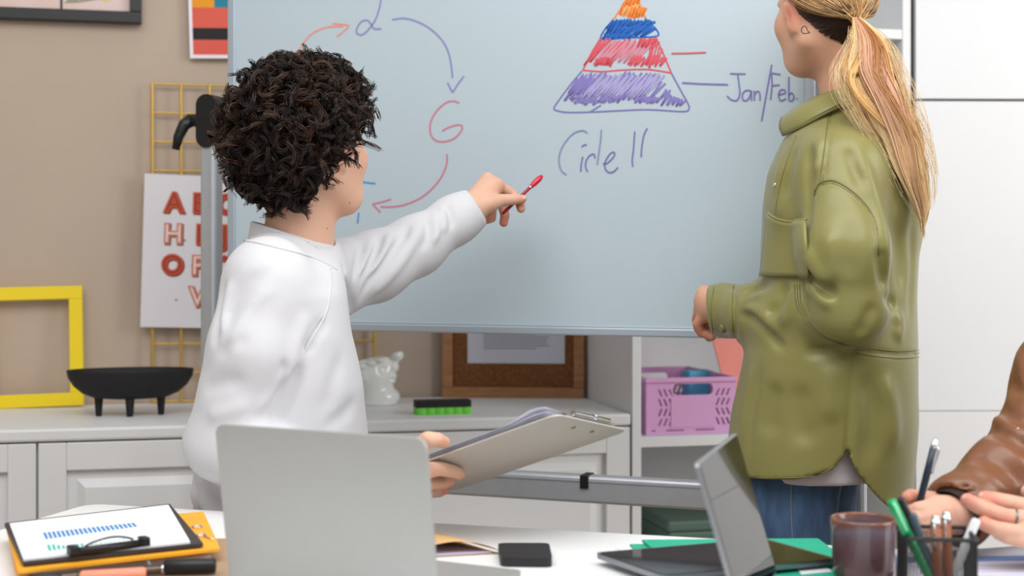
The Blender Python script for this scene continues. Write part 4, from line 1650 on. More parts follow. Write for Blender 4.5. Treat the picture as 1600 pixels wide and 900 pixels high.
# ------------------------------------------------------------------ the person in white
SKIN1, RED1 = rgb(217, 173, 149), rgb(214, 128, 104)
M_skin1 = skin_mat('skin_fair', SKIN1, RED1)
DM = 2.52
FD = np.array([math.cos(math.radians(20)), math.sin(math.radians(20))])
hip = P(440, 800, DM)
MAN = thing('person', 'person with dark curly hair in a white sweater pointing a red pen at the board', 'person', Matrix.Translation((hip.x, hip.y, 0)))


def secs(rows, D, ca, sa):
    out = []
    for y, cx, half, rs in rows:
        p_ = P(cx, y, D)
        hm = half * D / F
        rf = math.sqrt(max(hm * hm - (sa * rs) ** 2, 1e-4)) / ca
        out.append((p_.z, p_.x, p_.y, rf, rs))
    return out


SW = secs([(830, 437, 132, .165), (800, 437, 134, .165), (760, 439, 136, .168), (680, 441, 135, .172), (600, 444, 126, .18), (520, 446, 108, .185),
           (460, 450, 96, .17), (425, 455, 86, .13), (400, 457, 73, .085), (385, 459, 62, .060)], DM, FD[0], FD[1])
far_arm = [P(524, 436, 2.65), P(585, 416, 2.71), P(650, 384, 2.77), P(710, 344, 2.82), P(772, 305, 2.86)]
far_r = [.066, .063, .054, .044, .037]
near_arm = [P(418, 446, 2.385), P(392, 545, 2.36), P(347, 692, 2.37)]
near_r = [.074, .070, .061]
near_fore = [P(347, 692, 2.37), P(480, 742, 2.30), P(600, 745, 2.215), P(660, 742, 2.17)]
near_fr = [.060, .050, .040, .034]
c_cut = A(P(744, 323, 2.85))
d_cut = np.array([.85, .10, .51])
d_cut /= np.linalg.norm(d_cut)
n_cut = A(P(618, 745, 2.205))
nd = A(near_fore[3] - near_fore[2])
nd /= np.linalg.norm(nd)
z_hem = P(440, 793, DM).z


def sweater0(X):
    d = f_loft(X, SW, FD)
    # shoulders
    d = smin(d, f_cone(X, P(440, 425, 2.52), P(420, 440, 2.40), .07, .072), .05)
    d = smin(d, f_cone(X, P(470, 425, 2.55), P(518, 434, 2.64), .066, .066), .05)
    d = smax(d, z_hem - X[:, 2], .008)
    fa = smax(f_chain(X, far_arm, far_r, .03), (X - c_cut) @ d_cut, .006)
    # a closer rib at the cuff
    d = smin(d, fa, .035)
    d = smin(d, f_chain(X, near_arm, near_r, .02), .028)
    fo = smax(f_chain(X, near_fore, near_fr, .02), (X - n_cut) @ nd, .006)
    return smin(d, fo, .02)


def SL(pts, n=6, d0=1.9):
    return surf_line(sweater0, pts, n, d0)


MF = []
# creases and ridges of the pointing sleeve
for pts, w, a in (
        ([(641, 346), (628, 372), (600, 410), (575, 445), (560, 480)], .007, -.0065),
        ([(655, 342), (648, 370), (628, 405), (600, 440), (575, 470)], .010, .0055),
        ([(598, 362), (590, 385), (575, 415), (560, 445)], .008, -.006),
        ([(612, 358), (606, 380), (592, 410), (572, 440)], .009, .005),
        ([(565, 376), (563, 395), (556, 420), (550, 440)], .008, -.005),
        ([(580, 370), (578, 392), (570, 415), (560, 435)], .008, .004),
        ([(660, 335), (668, 350), (668, 372), (655, 395)], .006, -.0055),
        ([(697, 318), (702, 330), (705, 345), (703, 360)], .005, -.005),
        ([(688, 320), (692, 336), (694, 352), (690, 366)], .006, .0045),
        ([(675, 327), (682, 345), (682, 365), (672, 385)], .007, .005),
        ([(535, 405), (541, 440), (547, 470), (552, 492)], .008, -.007),
        # near sleeve and back
        ([(470, 560), (458, 600), (440, 640), (425, 668)], .010, -.012),
        ([(511, 492), (490, 525), (475, 555)], .010, -.006),
        ([(478, 480), (470, 520), (452, 580), (438, 625)], .013, .004),
        ([(445, 555), (440, 590), (432, 640)], .008, -.005),
        ([(352, 432), (345, 470), (338, 520), (330, 545)], .007, -.007),
        ([(362, 430), (352, 480), (344, 530)], .009, .004),
        ([(430, 415), (390, 440), (362, 480), (350, 520)], .010, -.0035),
        ([(440, 440), (400, 470), (370, 520), (352, 560)], .012, .0035),
        ([(300, 735), (325, 738), (345, 748)], .006, -.005),
        ([(330, 560), (360, 540), (395, 525)], .012, -.003),
        ([(312, 610), (345, 600), (390, 590)], .012, -.003),
        ([(318, 650), (350, 645), (400, 625)], .012, .003),
        ([(395, 650), (425, 610), (445, 570)], .009, .0035),
        ([(540, 540), (520, 600), (505, 660)], .016, -.003),
        ([(560, 620), (535, 650), (500, 670)], .014, -.003)):
    q = SL(pts)
    if len(q) > 3:
        MF.append((q, w, a * (2.3 if pts[0][0] > 530 and pts[0][1] < 420 else 1.7), True))
hz = z_hem


def sweater(X):
    d = sweater0(X)
    near = np.abs(d) < .03
    h = np.zeros(len(X))
    if near.any():
        Y = X[near]
        e = folds(Y, MF)
        # bunched hem at the waist
        t = np.clip((Y[:, 2] - hz) / .12, 0, 1)
        an = np.arctan2(Y[:, 1] - hip.y, Y[:, 0] - hip.x)
        e += (1 - t) ** 2 * .004 * np.sin(an * 13 + Y[:, 2] * 60) + (1 - t) ** 2 * .004 * np.sin((Y[:, 2] - hz) * 120 + an * 3)
        e += .0012 * np.sin(Y[:, 0] * 34 + Y[:, 2] * 21) * np.sin(Y[:, 2] * 27 - Y[:, 1] * 19)
        h[near] = e
    d = d - h
    # room for the neck
    return smax(d, -f_cone(X, P(462, 425, DM), P(470, 330, DM), .062, .066), .006)


V, Q = surfnet(sweater, (-.62, 2.2, .69), (.02, 2.98, 1.345), .0042)
V = relax(V, Q, 2, .4)
M_knit = mat('white_knit', rgb(204, 204, 208), 0.92, sheen=0.15, bump=0.22, bscale=520, bdist=0.0012)
np_mesh('sweater', V, Q, M_knit, MAN)

# rib collar
cp = A(P(395, 345, DM))
cn = np.array([40, 0, 132.0])
cn /= np.linalg.norm(cn)


def collar(X):
    sx = secs([(450, 457, 78, .082), (420, 456.5, 74, .076), (390, 457, 70.5, .070), (350, 460, 67, .067), (320, 461, 66, .066)], DM, FD[0], FD[1])
    sx2 = [(a, b, c, d_ - .006, e - .006) for a, b, c, d_, e in sx]
    an = np.arctan2(X[:, 1] - DM, X[:, 0] - P(458, 380, DM).x)
    d = f_loft(X, sx, FD) - .0006 * np.sin(an * 110)
    d = smax(d, (X - cp) @ cn, .005)
    lower = cp - cn * .052
    d = smax(d, -((X - lower) @ cn), .005)
    return smax(d, -f_loft(X, sx2, FD), .002)


V, Q = surfnet(collar, (-.5, 2.40, 1.08), (-.28, 2.64, 1.26), .0021)
np_mesh('collar', V, Q, M_knit, MAN)
bl_ = surf_line(lambda X: np.minimum(collar(X), sweater(X)), [(382, 376), (400, 379), (430, 386), (465, 395), (495, 405), (515, 414), (526, 421)], 7, 1.9)
MB().tube([Vector(q) for q in bl_], .0024, 8).build('collar_seam', M_knit, MAN, world=True)
# raglan seam ridge on the near shoulder
ql = surf_line(sweater0, [(517, 420), (516, 450), (512, 480), (500, 508), (482, 538), (468, 566)], 7, 1.9)
MB().tube([Vector(q) for q in ql], 0.0016, 6).build('raglan_seam', M_knit, MAN, world=True)

# head, neck, hands: one skin mesh
HM = P(481, 222, 2.50)
FM = (.64, .77, -.04)
UM = (-.06, 0.04, 1)


def man_skin(X):
    d = head_field(X, HM, FM, UM)
    d = smin(d, f_cone(X, P(462, 430, 2.53), P(474, 290, 2.505), .066, .058), .02)
    return d


V1, Q1 = surfnet(man_skin, (-.52, 2.34, 1.1), (-.22, 2.68, 1.42), .0032)
# pointing hand
W_ = P(736, 328, 2.845)


def hand_point(X):
    C = lambda *a: f_chain(X, [P(*p_[:3]) for p_ in a], [p_[3] for p_ in a])
    d = C((700, 352, 2.815, .027), (738, 327, 2.848, .0255), (768, 293, 2.895, .020))
    d = smin(d, C((738, 324, 2.85, .024), (777, 290, 2.903, .0145)), .012)
    d = smin(d, C((738, 320, 2.86, .024), (762, 281, 2.915, .0155)), .012)
    d = smin(d, C((740, 326, 2.86, .022), (752, 300, 2.935, .016)), .012)
    d = smin(d, C((742, 330, 2.86, .020), (752, 320, 2.935, .015)), .012)
    d = smin(d, C((742, 325, 2.845, .021), (763, 318, 2.852, .0185), (783, 313, 2.866, .0128), (803, 311.5, 2.877, .0108), (816, 311, 2.884, .0088)), .010)
    i_ = C((777, 289, 2.905, .0125), (800, 303, 2.918, .0105), (812, 317, 2.908, .0096), (814, 326, 2.898, .0088))
    m_ = C((765, 286, 2.925, .013), (783, 312, 2.942, .0108), (789, 336, 2.932, .0097), (787, 348, 2.922, .0088))
    r_ = C((756, 300, 2.94, .0125), (769, 324, 2.952, .0105), (768, 341, 2.935, .0095), (761, 343, 2.918, .0088))
    p_ = C((752, 318, 2.94, .0115), (760, 335, 2.945, .0095), (760, 343, 2.925, .0085), (755, 341, 2.905, .0078))
    for f_ in (i_, m_, r_, p_):
        d = smin(d, f_, .005)
    return d


V2, Q2 = surfnet(hand_point, (-.14, 2.78, 1.2), (.05, 3.0, 1.36), .0016)
# clipboard frame (solved from its corners)
S_ = 1.03
cB, cC, cD = A(P(870, 648, 1.913 * S_)), A(P(982, 673, 2.102 * S_)), A(P(708, 768, 2.232 * S_))
cA = cB + cD - cC
CLW, CLH = np.linalg.norm(cB - cA), np.linalg.norm(cD - cA)
cex, cey = (cB - cA) / CLW, (cD - cA) / CLH
cez = np.cross(cex, cey)
if cez[1] < 0:
    cez = -cez          # towards the sheet side, away from the camera
CLM = Matrix(((cex[0], cey[0], cez[0], cA[0]), (cex[1], cey[1], cez[1], cA[1]), (cex[2], cey[2], cez[2], cA[2]), (0, 0, 0, 1)))


def onb(px, py, off):
    """Point on the clipboard's plane at a pixel, moved by off along its sheet-side normal."""
    dv = np.array([(px - 800) / F, 1.0, -(py - HZ) / F])
    o = np.array([0, 0, CAM])
    t = ((cA - o) @ cez) / (dv @ cez)
    return o + dv * t + cez * off


def hand_clip(X):
    C = lambda *a: f_chain(X, [p_[0] for p_ in a], [p_[1] for p_ in a])
    w = A(P(612, 745, 2.205))
    pal = onb(648, 742, -.012)
    d = C((A(P(560, 747, 2.25)), .028), (w, .026), (pal, .024))
    k = [onb(655, 722, -.014), onb(652, 738, -.016), onb(648, 752, -.016), onb(644, 764, -.014)]
    for q, r in zip(k, (.014, .0145, .014, .012)):
        d = smin(d, C((w, .022), (q, r)), .012)
    fs = [C((k[0], .0125), (onb(684, 719, -.0125), .0108), (onb(704, 725, -.011), .0100), (onb(716, 731, -.0095), .0092)),
          C((k[1], .0125), (onb(676, 740, -.0135), .0108), (onb(690, 743, -.0115), .0098), (onb(699, 743, -.0095), .009)),
          C((k[2], .012), (onb(670, 755, -.013), .0102), (onb(684, 757, -.011), .0094), (onb(690, 756, -.0095), .0086)),
          C((k[3], .0105), (onb(662, 768, -.012), .009), (onb(676, 769, -.010), .0083), (onb(682, 767, -.009), .0078))]
    for f_ in fs:
        d = smin(d, f_, .004)
    th = C((w, .02), (onb(648, 716, .006), .0165), (onb(672, 704, .016), .012), (onb(686, 703, .015), .0105), (onb(696, 705, .0135), .009))
    return smin(d, th, .012)


ctr = onb(660, 735, 0)
V3, Q3 = surfnet(hand_clip, ctr - np.array([.14, .12, .09]), ctr + np.array([.09, .12, .09]), .0016)


def bridge(V, Q, path, r):
    """A limb under the clothes that joins two pieces of skin into one surface (ends welded onto their nearest edges)."""
    pts = np.array([A(p_) for p_ in path])
    n = len(pts)
    rings, o = [], len(V)
    d_ = pts[-1] - pts[0]
    d_ /= np.linalg.norm(d_)
    u = np.cross(d_, [0.1, .2, .97])
    u /= np.linalg.norm(u)
    w = np.cross(d_, u)
    for p_ in pts:
        for k in range(8):
            rings.append(p_ + r * (u * math.cos(k * PI / 4) + w * math.sin(k * PI / 4)))
    q = [(o + i * 8 + k, o + i * 8 + (k + 1) % 8, o + (i + 1) * 8 + (k + 1) % 8, o + (i + 1) * 8 + k) for i in range(n - 1) for k in range(8)]
    for e, base in ((0, o), (n - 1, o + (n - 1) * 8)):
        c_ = V[Q].mean(1)
        j = int(np.argmin(np.linalg.norm(c_ - pts[e], axis=1)))
        q.append((base, base + 1, int(Q[j][0]), int(Q[j][1])))
    return np.concatenate([V, np.array(rings)]), np.concatenate([Q, np.array(q)])


off1, off2 = len(V1), len(V1) + len(V2)
V = np.concatenate([V1, V2, V3])
Q = np.concatenate([Q1, Q2 + off1, Q3 + off2])
V, Q = bridge(V, Q, [P(462, 415, 2.53), P(470, 450, 2.53), far_arm[0], far_arm[2], P(712, 346, 2.82)], .028)
V, Q = bridge(V, Q, [P(458, 420, 2.53), P(450, 450, 2.53), near_arm[0], near_arm[2], P(575, 746, 2.24)], .028)
body = np_mesh('body', V, Q, M_skin1, MAN)
at, *_ = head_frame(HM, FM, UM)
sp = [(P(816, 311, 2.884), .014, .7), (P(813, 325, 2.9), .014, .9), (P(788, 346, 2.925), .020, 1.0), (P(778, 296, 2.89), .010, .6), (P(758, 342, 2.91), .016, .7),
      (onb(716, 731, -.01), .014, .7), (onb(699, 743, -.01), .016, .7), (onb(690, 756, -.01), .02, .7), (onb(690, 704, .014), .014, .5),
      (at(.096, 0, -.068), .016, .9), (at(-.008, -.08, -.02), .03, .8), (at(.07, -.045, -.03), .03, .3), (at(.07, .045, -.03), .03, .3)]
set_col(body, skin_tone(V, SKIN1, RED1, sp))
eyes(MAN, HM, FM, UM)
# thumb nail
q = P(818.5, 308.5, 2.8755)
M_nail = mat('nail', rgb(236, 190, 178), 0.25)
MB().box(q, (.008, .0018, .007), .0008, rot=Matrix.Rotation(.15, 4, 'Y')).build('nail', M_nail, body, world=True)
q = P(766, 342, 2.908)
# small mole on the jaw and neck
for px, py, d_ in ((546, 317, 2.40), (511, 357, 2.42)):
    X_, t_ = march(man_skin, px, py, 2.2)
    MB().box(Vector(X_[0]), (.0022, .0014, .0022), .0008).build('mole', mat('mole', rgb(120, 74, 56), .7), body, world=True)

# eyebrows and hair
HAIR_D = np.array([rgb(30, 20, 17)[:3], rgb(44, 29, 22)[:3], rgb(66, 44, 32)[:3], rgb(22, 15, 14)[:3]])


def curls(H, fwd, up, nlock, strands, pts, env, seed, hairline):
    r = np.random.default_rng(seed)
    at_, f_, l_, u_ = head_frame(H, fwd, up)
    c = at_(-.008, 0, .022)
    out, rad, tone = [], [], []
    n = 0
    while n < nlock:
        v = r.normal(size=3)
        v /= np.linalg.norm(v)
        if not hairline(v[0], v[1], v[2]):
            continue
        n += 1
        nrm = v[0] * f_ + v[1] * l_ + v[2] * u_
        base = c + v[0] * f_ * .100 + v[1] * l_ * .080 + v[2] * u_ * (.092 if v[2] > 0 else .106)
        base = base + nrm * r.uniform(.0, .022)
        dn = np.array([0, 0, -1.0])
        tang = r.normal(size=3)
        tang -= nrm * (tang @ nrm)
        tang /= np.linalg.norm(tang)
        L = r.uniform(.035, .062) * env(v)
        k = np.linspace(0, 1, pts)
        # the lock's axis bends outwards, then along the head and down
        d1 = nrm * .9 + tang * .35
        d2 = tang * .8 + dn * .55 + nrm * .15
        axis = base + L * (k[:, None] * d1 * .8 + (k ** 2)[:, None] * d2 * .55)
        T_ = np.gradient(axis, axis=0)
        T_ /= np.linalg.norm(T_, axis=1, keepdims=True)
        U_ = np.cross(T_, np.array([.3, .2, .93]))
        U_ /= np.linalg.norm(U_, axis=1, keepdims=True) + 1e-9
        Wv = np.cross(T_, U_)
        turns = r.uniform(1.0, 1.9) * r.choice([-1, 1])
        ph = r.uniform(0, 2 * PI)
        cr = r.uniform(.007, .0135)
        tl = HAIR_D[r.choice(4, p=[.32, .34, .22, .12])]
        for s in range(strands):
            a = ph + turns * 2 * PI * k + r.normal() * .10
            rr = cr * (0.35 + .65 * np.minimum(1, k * 2.5)) * (1 + .12 * r.normal())
            o = r.normal(size=3) * .0021
            p_ = axis + o + rr[:, None] * (U_ * np.cos(a)[:, None] + Wv * np.sin(a)[:, None])
            out.append(p_)
            rad.append((.0008 + .0004 * r.random()) * (1 - .5 * k ** 3))
            tone.append(tl * r.uniform(.75, 1.3))
    return np.array(out), np.array(rad), np.array(tone)


def hl_man(a, b, c):
    # a forward, b to the person's left, c up
    if c < -.62 - .5 * max(0.0, -a - .1):
        return False
    if a > .40 and c < .40 + (a - .40) * .4:
        return False
    if a > -.30 and c < -.46 + (a + .25) * 1.05:
        return False
    return True


paths, rads, tones = curls(HM, FM, UM, 1300, 9, 22, lambda v: (.78 if v[2] > .45 else 1.0) if v[2] > -.45 else .74, 11, hl_man)
p2, r2, t2 = curls(HM, FM, UM, 330, 9, 22, lambda v: .66, 23, lambda a, b, c: -.95 < c < -.35 and a < -.12 and c > -1.25 - a * .0 and hl_man(a, b, max(c, -.6)))
paths, rads, tones = np.concatenate([paths, p2]), np.concatenate([rads, r2]), np.concatenate([tones, t2])
Vh, Qh = tubes(paths, rads, 3)
Th = np.repeat(tones, 22 * 3, axis=0)
at, f_, l_, u_ = head_frame(HM, FM, UM)


def core(X):
    d = f_ell(X, at(-.016, 0, .026), (.114, .094, .102), (f_, l_, u_))
    d = smin(d, f_ell(X, at(-.056, 0, -.042), (.062, .076, .064), (f_, l_, u_)), .03)
    d = d - .006 * np.sin(X[:, 0] * 210) * np.sin(X[:, 1] * 190 + 1) * np.sin(X[:, 2] * 200 + 2)
    # leave the face free
    d = smax(d, -f_box(X, at(.14, 0, -.10), (.085, .2, .12), (f_, l_, u_), .02), .01)
    return d


Vc, Qc = surfnet(core, A(HM) - .2, A(HM) + .2, .005)
Vt = np.concatenate([Vc, Vh])
hair = np_mesh('hair', Vt, np.concatenate([Qc, Qh + len(Vc)]), hair_mat('curly_hair', .34, .42), MAN)
set_col(hair, np.concatenate([np.tile(np.array(rgb(20, 14, 13)[:3]), (len(Vc), 1)), Th]))
for q in (-1, 1):
    MB().tube([Vector(at(.094, q * .014, .022)), Vector(at(.090, q * .032, .027)), Vector(at(.078, q * .052, .022))], [.003, .0036, .002], 8).build('eyebrow', mat('brow_dark', rgb(40, 28, 22), .8), MAN, world=True)

# trousers, shoes, stool
M_trs = mat('trouser_dark', rgb(52, 54, 62), .85, bump=.15, bscale=400)
sd = np.array([FD[1], -FD[0]])


def hp3(f, s, z):
    return (hip.x + FD[0] * f + sd[0] * s, hip.y + FD[1] * f + sd[1] * s, z)


def trousers(X):
    d = f_ell(X, hp3(0, 0, .70), (.135, .165, .10), ((FD[0], FD[1], 0), (-FD[1], FD[0], 0), (0, 0, 1)))
    for s_ in (-1, 1):
        d = smin(d, f_chain(X, [hp3(.02, s_ * .09, .665), hp3(.33, s_ * .12, .50), hp3(.30, s_ * .12, .12)], [.085, .058, .05]), .03)
    return smax(d, .09 - X[:, 2], .004)


V, Q = surfnet(trousers, (hip.x - .25, hip.y - .32, .05), (hip.x + .62, hip.y + .45, .85), .011)
np_mesh('trousers', V, Q, M_trs, MAN)
for s_ in (-1, 1):
    def shoe(X, s_=s_):
        d = f_chain(X, [hp3(.27, s_ * .12, .06), hp3(.40, s_ * .125, .045), hp3(.48, s_ * .13, .035)], [.045, .042, .033], .02)
        d = smin(d, f_cone(X, hp3(.28, s_ * .12, .06), hp3(.295, s_ * .12, .12), .042, .045), .02)
        return smax(d, .002 - X[:, 2], .006)
    c_ = hp3(.42, s_ * .12, .06)
    V, Q = surfnet(shoe, np.array(c_) - .2, np.array(c_) + .2, .008)
    np_mesh('shoe', V, Q, M_black, MAN)
t = thing('stool', 'round stool under the person in the white sweater', 'stool', Matrix.Translation((hip.x, hip.y, 0)))
MB().cyl((0, 0, .525), (0, 0, .565), .165, .17, 32).build('seat', M_black, t)
for k in range(4):
    a = PI / 4 + k * PI / 2
    MB().cyl((.1 * math.cos(a), .1 * math.sin(a), .525), (.16 * math.cos(a), .16 * math.sin(a), 0), .013, .011, 10).build('leg', M_steel, t)

# the red pen
t = thing('red_pen', 'translucent red ballpoint pen in the pointing hand', 'pen', Matrix.Translation(P(815, 305, 2.896)))
M_red = mat('pen_red', rgb(206, 26, 52), .15, coat=.3)
a, b = P(847.5, 274.5, 2.914), P(785, 334.5, 2.884)
dd = (b - a)
MB().tube([a, a + dd * .02, a + dd * .08, a + dd * .20, a + dd * .26, a + dd * .29], [.0025, .0042, .0062, .0062, .0048, .0044], 14).build('cap', M_red, t, world=True)
MB().tube([a + dd * .285, a + dd * .34, a + dd * .9, b], [.0036, .0034, .0036, .0026], 12).build('barrel', mat('pen_red_dark', rgb(166, 22, 40), .2), t, world=True)
MB().cyl(a + dd * .295, a + dd * .315, .0046, None, 12).build('ring', M_steel, t, world=True)

# the white clipboard with its papers and clip
t = thing('clipboard', 'white clipboard held from below with papers under a chrome clip', 'clipboard', CLM)
M_cl = mat('clipboard_white', rgb(196, 190, 184), .3)
m = MB()
m.prism(rrect(CLW, CLH, .018, 7, (CLW / 2, CLH / 2)), .0022)
m.build('board', M_cl, t)


def sheet_mesh(off, over, curl, m_, x0=.004, x1=None):
    x1 = CLW - .012 if x1 is None else x1
    NU, NV = 24, 12
    vs_, fs = [], []
    for i in range(NU + 1):
        for j in range(NV + 1):
            u_, v_ = i / NU, j / NV
            x = x0 + (x1 - x0) * u_
            y = -over + (CLH - .006 + over) * v_
            z_ = off + curl * (1 - v_) ** 2 * (.25 + .75 * math.exp(-((u_ - .93) / .10) ** 2))
            vs_.append((x, y, z_))
    for i in range(NU):
        for j in range(NV):
            q = i * (NV + 1) + j
            fs.append((q, q + 1, q + NV + 2, q + NV + 1))
    mb_ = MB()
    mb_.add(vs_, fs, True)
    return mb_.build('paper_sheet', m_, t)


M_sh = mat('sheet_lilac', rgb(238, 239, 250), .8)
sheet_mesh(.004, .000, .002, M_sh)
sheet_mesh(.005, .001, .006, M_sh)
sheet_mesh(.006, .002, .013, M_paper)
# clip assembly along the far short edge
for y0, y1 in ((CLH * .30, CLH * .52), (CLH * .60, CLH * .80)):
    MB().cyl((CLW - .008, y0, .013), (CLW - .008, y1, .013), .0048, None, 14).build('clip_tube', M_steel, t)
MB().b2((CLW - .026, CLH * .26, .0065), (CLW - .003, CLH * .84, .0085), .0008).build('clip_plate', M_steel, t)
MB().tube([(CLW - .008, CLH * .52, .013), (CLW - .010, CLH * .56, .018), (CLW - .008, CLH * .60, .013)], .0035, 10).build('clip_spring', M_steel, t)
MB().b2((CLW - .03, CLH * .2, .0086), (CLW - .012, CLH * .25, .011), .0008).build('clip_foot', M_black, t)
for y in (CLH * .42, CLH * .68):
    m = MB()
    m.cyl((CLW - .026, y, .0005), (CLW - .026, y, -.0016), .0042, .003, 14)
    m.build('rivet', mat('brass', rgb(170, 132, 84), .25, metal=1), t)
MB().cyl((CLW - .026, CLH * .55, .0002), (CLW - .026, CLH * .55, -.0004), .0015, None, 10).build('hole', M_paper, t)

# ------------------------------------------------------------------ the person in the olive jacket
SKIN2, RED2 = rgb(216, 168, 140), rgb(196, 112, 90)
M_skin2 = skin_mat('skin_warm', SKIN2, RED2)
M_skin2.name = 'skin_warm'
DW = 2.65
FW = np.array([-math.cos(math.radians(25)), math.sin(math.radians(25))])
LW_ = np.array([-FW[1], FW[0]])
wc = P(1277, 780, DW)
WOM = thing('person', 'person with a long blonde ponytail in an olive green jacket, facing the board', 'person', Matrix.Translation((wc.x, wc.y, 0)))
ca_, sa_ = -FW[0], FW[1]
JK = secs([(860, 1275, 156, .197), (815, 1276, 153, .197), (750, 1278, 149, .197), (650, 1288, 147, .197), (550, 1298, 138, .20), (450, 1309, 128, .195), (400, 1312, 127, .195),
           (320, 1322, 133, .19), (270, 1324, 127, .185), (215, 1327, 106, .16), (185, 1326, 74, .115), (155, 1322, 58, .07)], DW, ca_, sa_)
w_arm = [P(1316, 265, 2.51), P(1322, 390, 2.445), P(1326, 484, 2.455)]
w_ar = [.073, .070, .066]
w_fore = [P(1326, 484, 2.455), P(1240, 498, 2.57), P(1180, 491, 2.66), P(1134, 485, 2.735), P(1085, 482, 2.81)]
w_fr = [.066, .062, .053, .046, .043]
wn = np.array([-.96, .25, -.10])
wn /= np.linalg.norm(wn)
w_cut = A(P(1110, 484, 2.76))
HEM_S = [-.25, -.16, -.13, -.10, -.092, -.086, -.065, -.01, .08, .25]
HEM_Z = [.69, .713, .751, .80, .826, .826, .797, .782, .774, .77]


def jacket0(X):
    d = f_loft(X, JK, FW)
    s_ = (X[:, 0] - wc.x) * FW[0] + (X[:, 1] - wc.y) * FW[1]
    d = smax(d, np.interp(s_, HEM_S, HEM_Z) - X[:, 2], .004)
    d = smin(d, f_cone(X, P(1325, 215, 2.62), P(1316, 262, 2.52), .062, .071), .05)
    d = smin(d, f_cone(X, P(1335, 215, 2.68), P(1340, 262, 2.74), .062, .066), .05)
    d = smin(d, f_chain(X, [P(1340, 265, 2.74), P(1352, 480, 2.755), P(1318, 640, 2.755)], [.066, .055, .045], .02), .02)
    arm = f_chain(X, w_arm, w_ar, .03)
    d = smin(d, arm, .022)
    fo = smax(f_chain(X, w_fore, w_fr, .03), (X - w_cut) @ wn, .004)
    return smin(d, fo, .022)


def JL(pts, n=6, d0=1.9):
    return surf_line(jacket0, pts, n, d0, 3.0)


JF = []
for pts, w, a, tp in (
        ([(1258, 418), (1268, 432), (1280, 446), (1296, 456), (1312, 458)], .009, -.024, True),
        ([(1256, 388), (1266, 405), (1282, 428), (1302, 446)], .014, .013, True),
        ([(1252, 444), (1268, 452), (1290, 470), (1310, 476)], .012, .006, True),
        ([(1300, 350), (1296, 400), (1298, 445)], .016, .004, True),
        ([(1331, 330), (1325, 390), (1322, 440)], .018, -.004, True),
        ([(1231, 437), (1224, 458), (1214, 480), (1194, 499)], .009, -.011, True),
        ([(1243, 440), (1240, 465), (1232, 490), (1212, 512)], .013, .007, True),
        ([(1149, 493), (1172, 494), (1192, 512), (1214, 536), (1232, 546)], .008, -.010, True),
        ([(1152, 484), (1178, 484), (1200, 500), (1222, 525)], .011, .006, True),
        ([(1154, 464), (1168, 456), (1186, 449), (1210, 444)], .007, -.009, True),
        ([(1157, 474), (1176, 466), (1196, 460)], .009, .005, True),
        ([(1148, 446), (1147, 486), (1150, 534)], .005, -.006, False),
        ([(1262, 430), (1256, 470), (1262, 500)], .010, -.006, True),
        ([(1250, 552), (1290, 548), (1330, 536)], .010, -.006, True),
        # shoulder seam and the fold in front of the arm
        ([(1272, 306), (1280, 292), (1300, 287), (1322, 297), (1345, 316), (1362, 338), (1371, 365), (1373, 400)], .004, -.005, False),
        ([(1273, 220), (1266, 250), (1263, 285), (1262, 330), (1260, 375)], .010, -.016, True),
        ([(1284, 205), (1276, 245), (1273, 280)], .012, .006, True),
        ([(1245, 225), (1232, 270), (1224, 320)], .012, -.005, True),
        ([(1233, 220), (1218, 265), (1210, 310)], .008, .003, True),
        ([(1300, 165), (1295, 210), (1287, 270)], .004, -.003, False),
        # back
        ([(1373, 385), (1377, 418), (1382, 455)], .009, -.014, True),
        ([(1382, 455), (1390, 470), (1402, 478)], .010, -.008, True),
        ([(1335, 225), (1350, 265), (1368, 315), (1382, 370), (1390, 440)], .012, .008, True),
        ([(1322, 225), (1335, 262), (1352, 300)], .012, -.005, True),
        ([(1400, 330), (1405, 400), (1408, 470)], .016, -.006, True),
        ([(1424, 330), (1425, 420), (1420, 520)], .014, -.004, True),
        ([(1400, 480), (1405, 510), (1398, 535)], .014, .006, True),
        ([(1340, 530), (1354, 500), (1368, 470)], .010, -.006, True),
        # waist seam, side seam, skirt of the jacket
        ([(1332, 545), (1360, 550), (1400, 554), (1437, 553)], .004, -.004, False),
        ([(1334, 548), (1330, 600), (1327, 660), (1323, 714)], .005, -.010, False),
        ([(1345, 575), (1362, 620), (1362, 680), (1352, 740)], .018, -.008, True),
        ([(1375, 580), (1392, 640), (1395, 720)], .022, .006, True),
        ([(1300, 560), (1296, 610), (1300, 670)], .020, .006, True),
        ([(1215, 590), (1205, 640), (1200, 690)], .020, -.005, True),
        ([(1255, 590), (1250, 650), (1262, 705)], .022, -.006, True),
        ([(1180, 560), (1165, 630), (1152, 720)], .010, .004, True),
        ([(1192, 560), (1178, 640), (1168, 720)], .008, -.003, True)):
    q = JL(pts)
    if len(q) > 3:
        JF.append((q, w, a * (1.45 if tp else 1.0), tp))


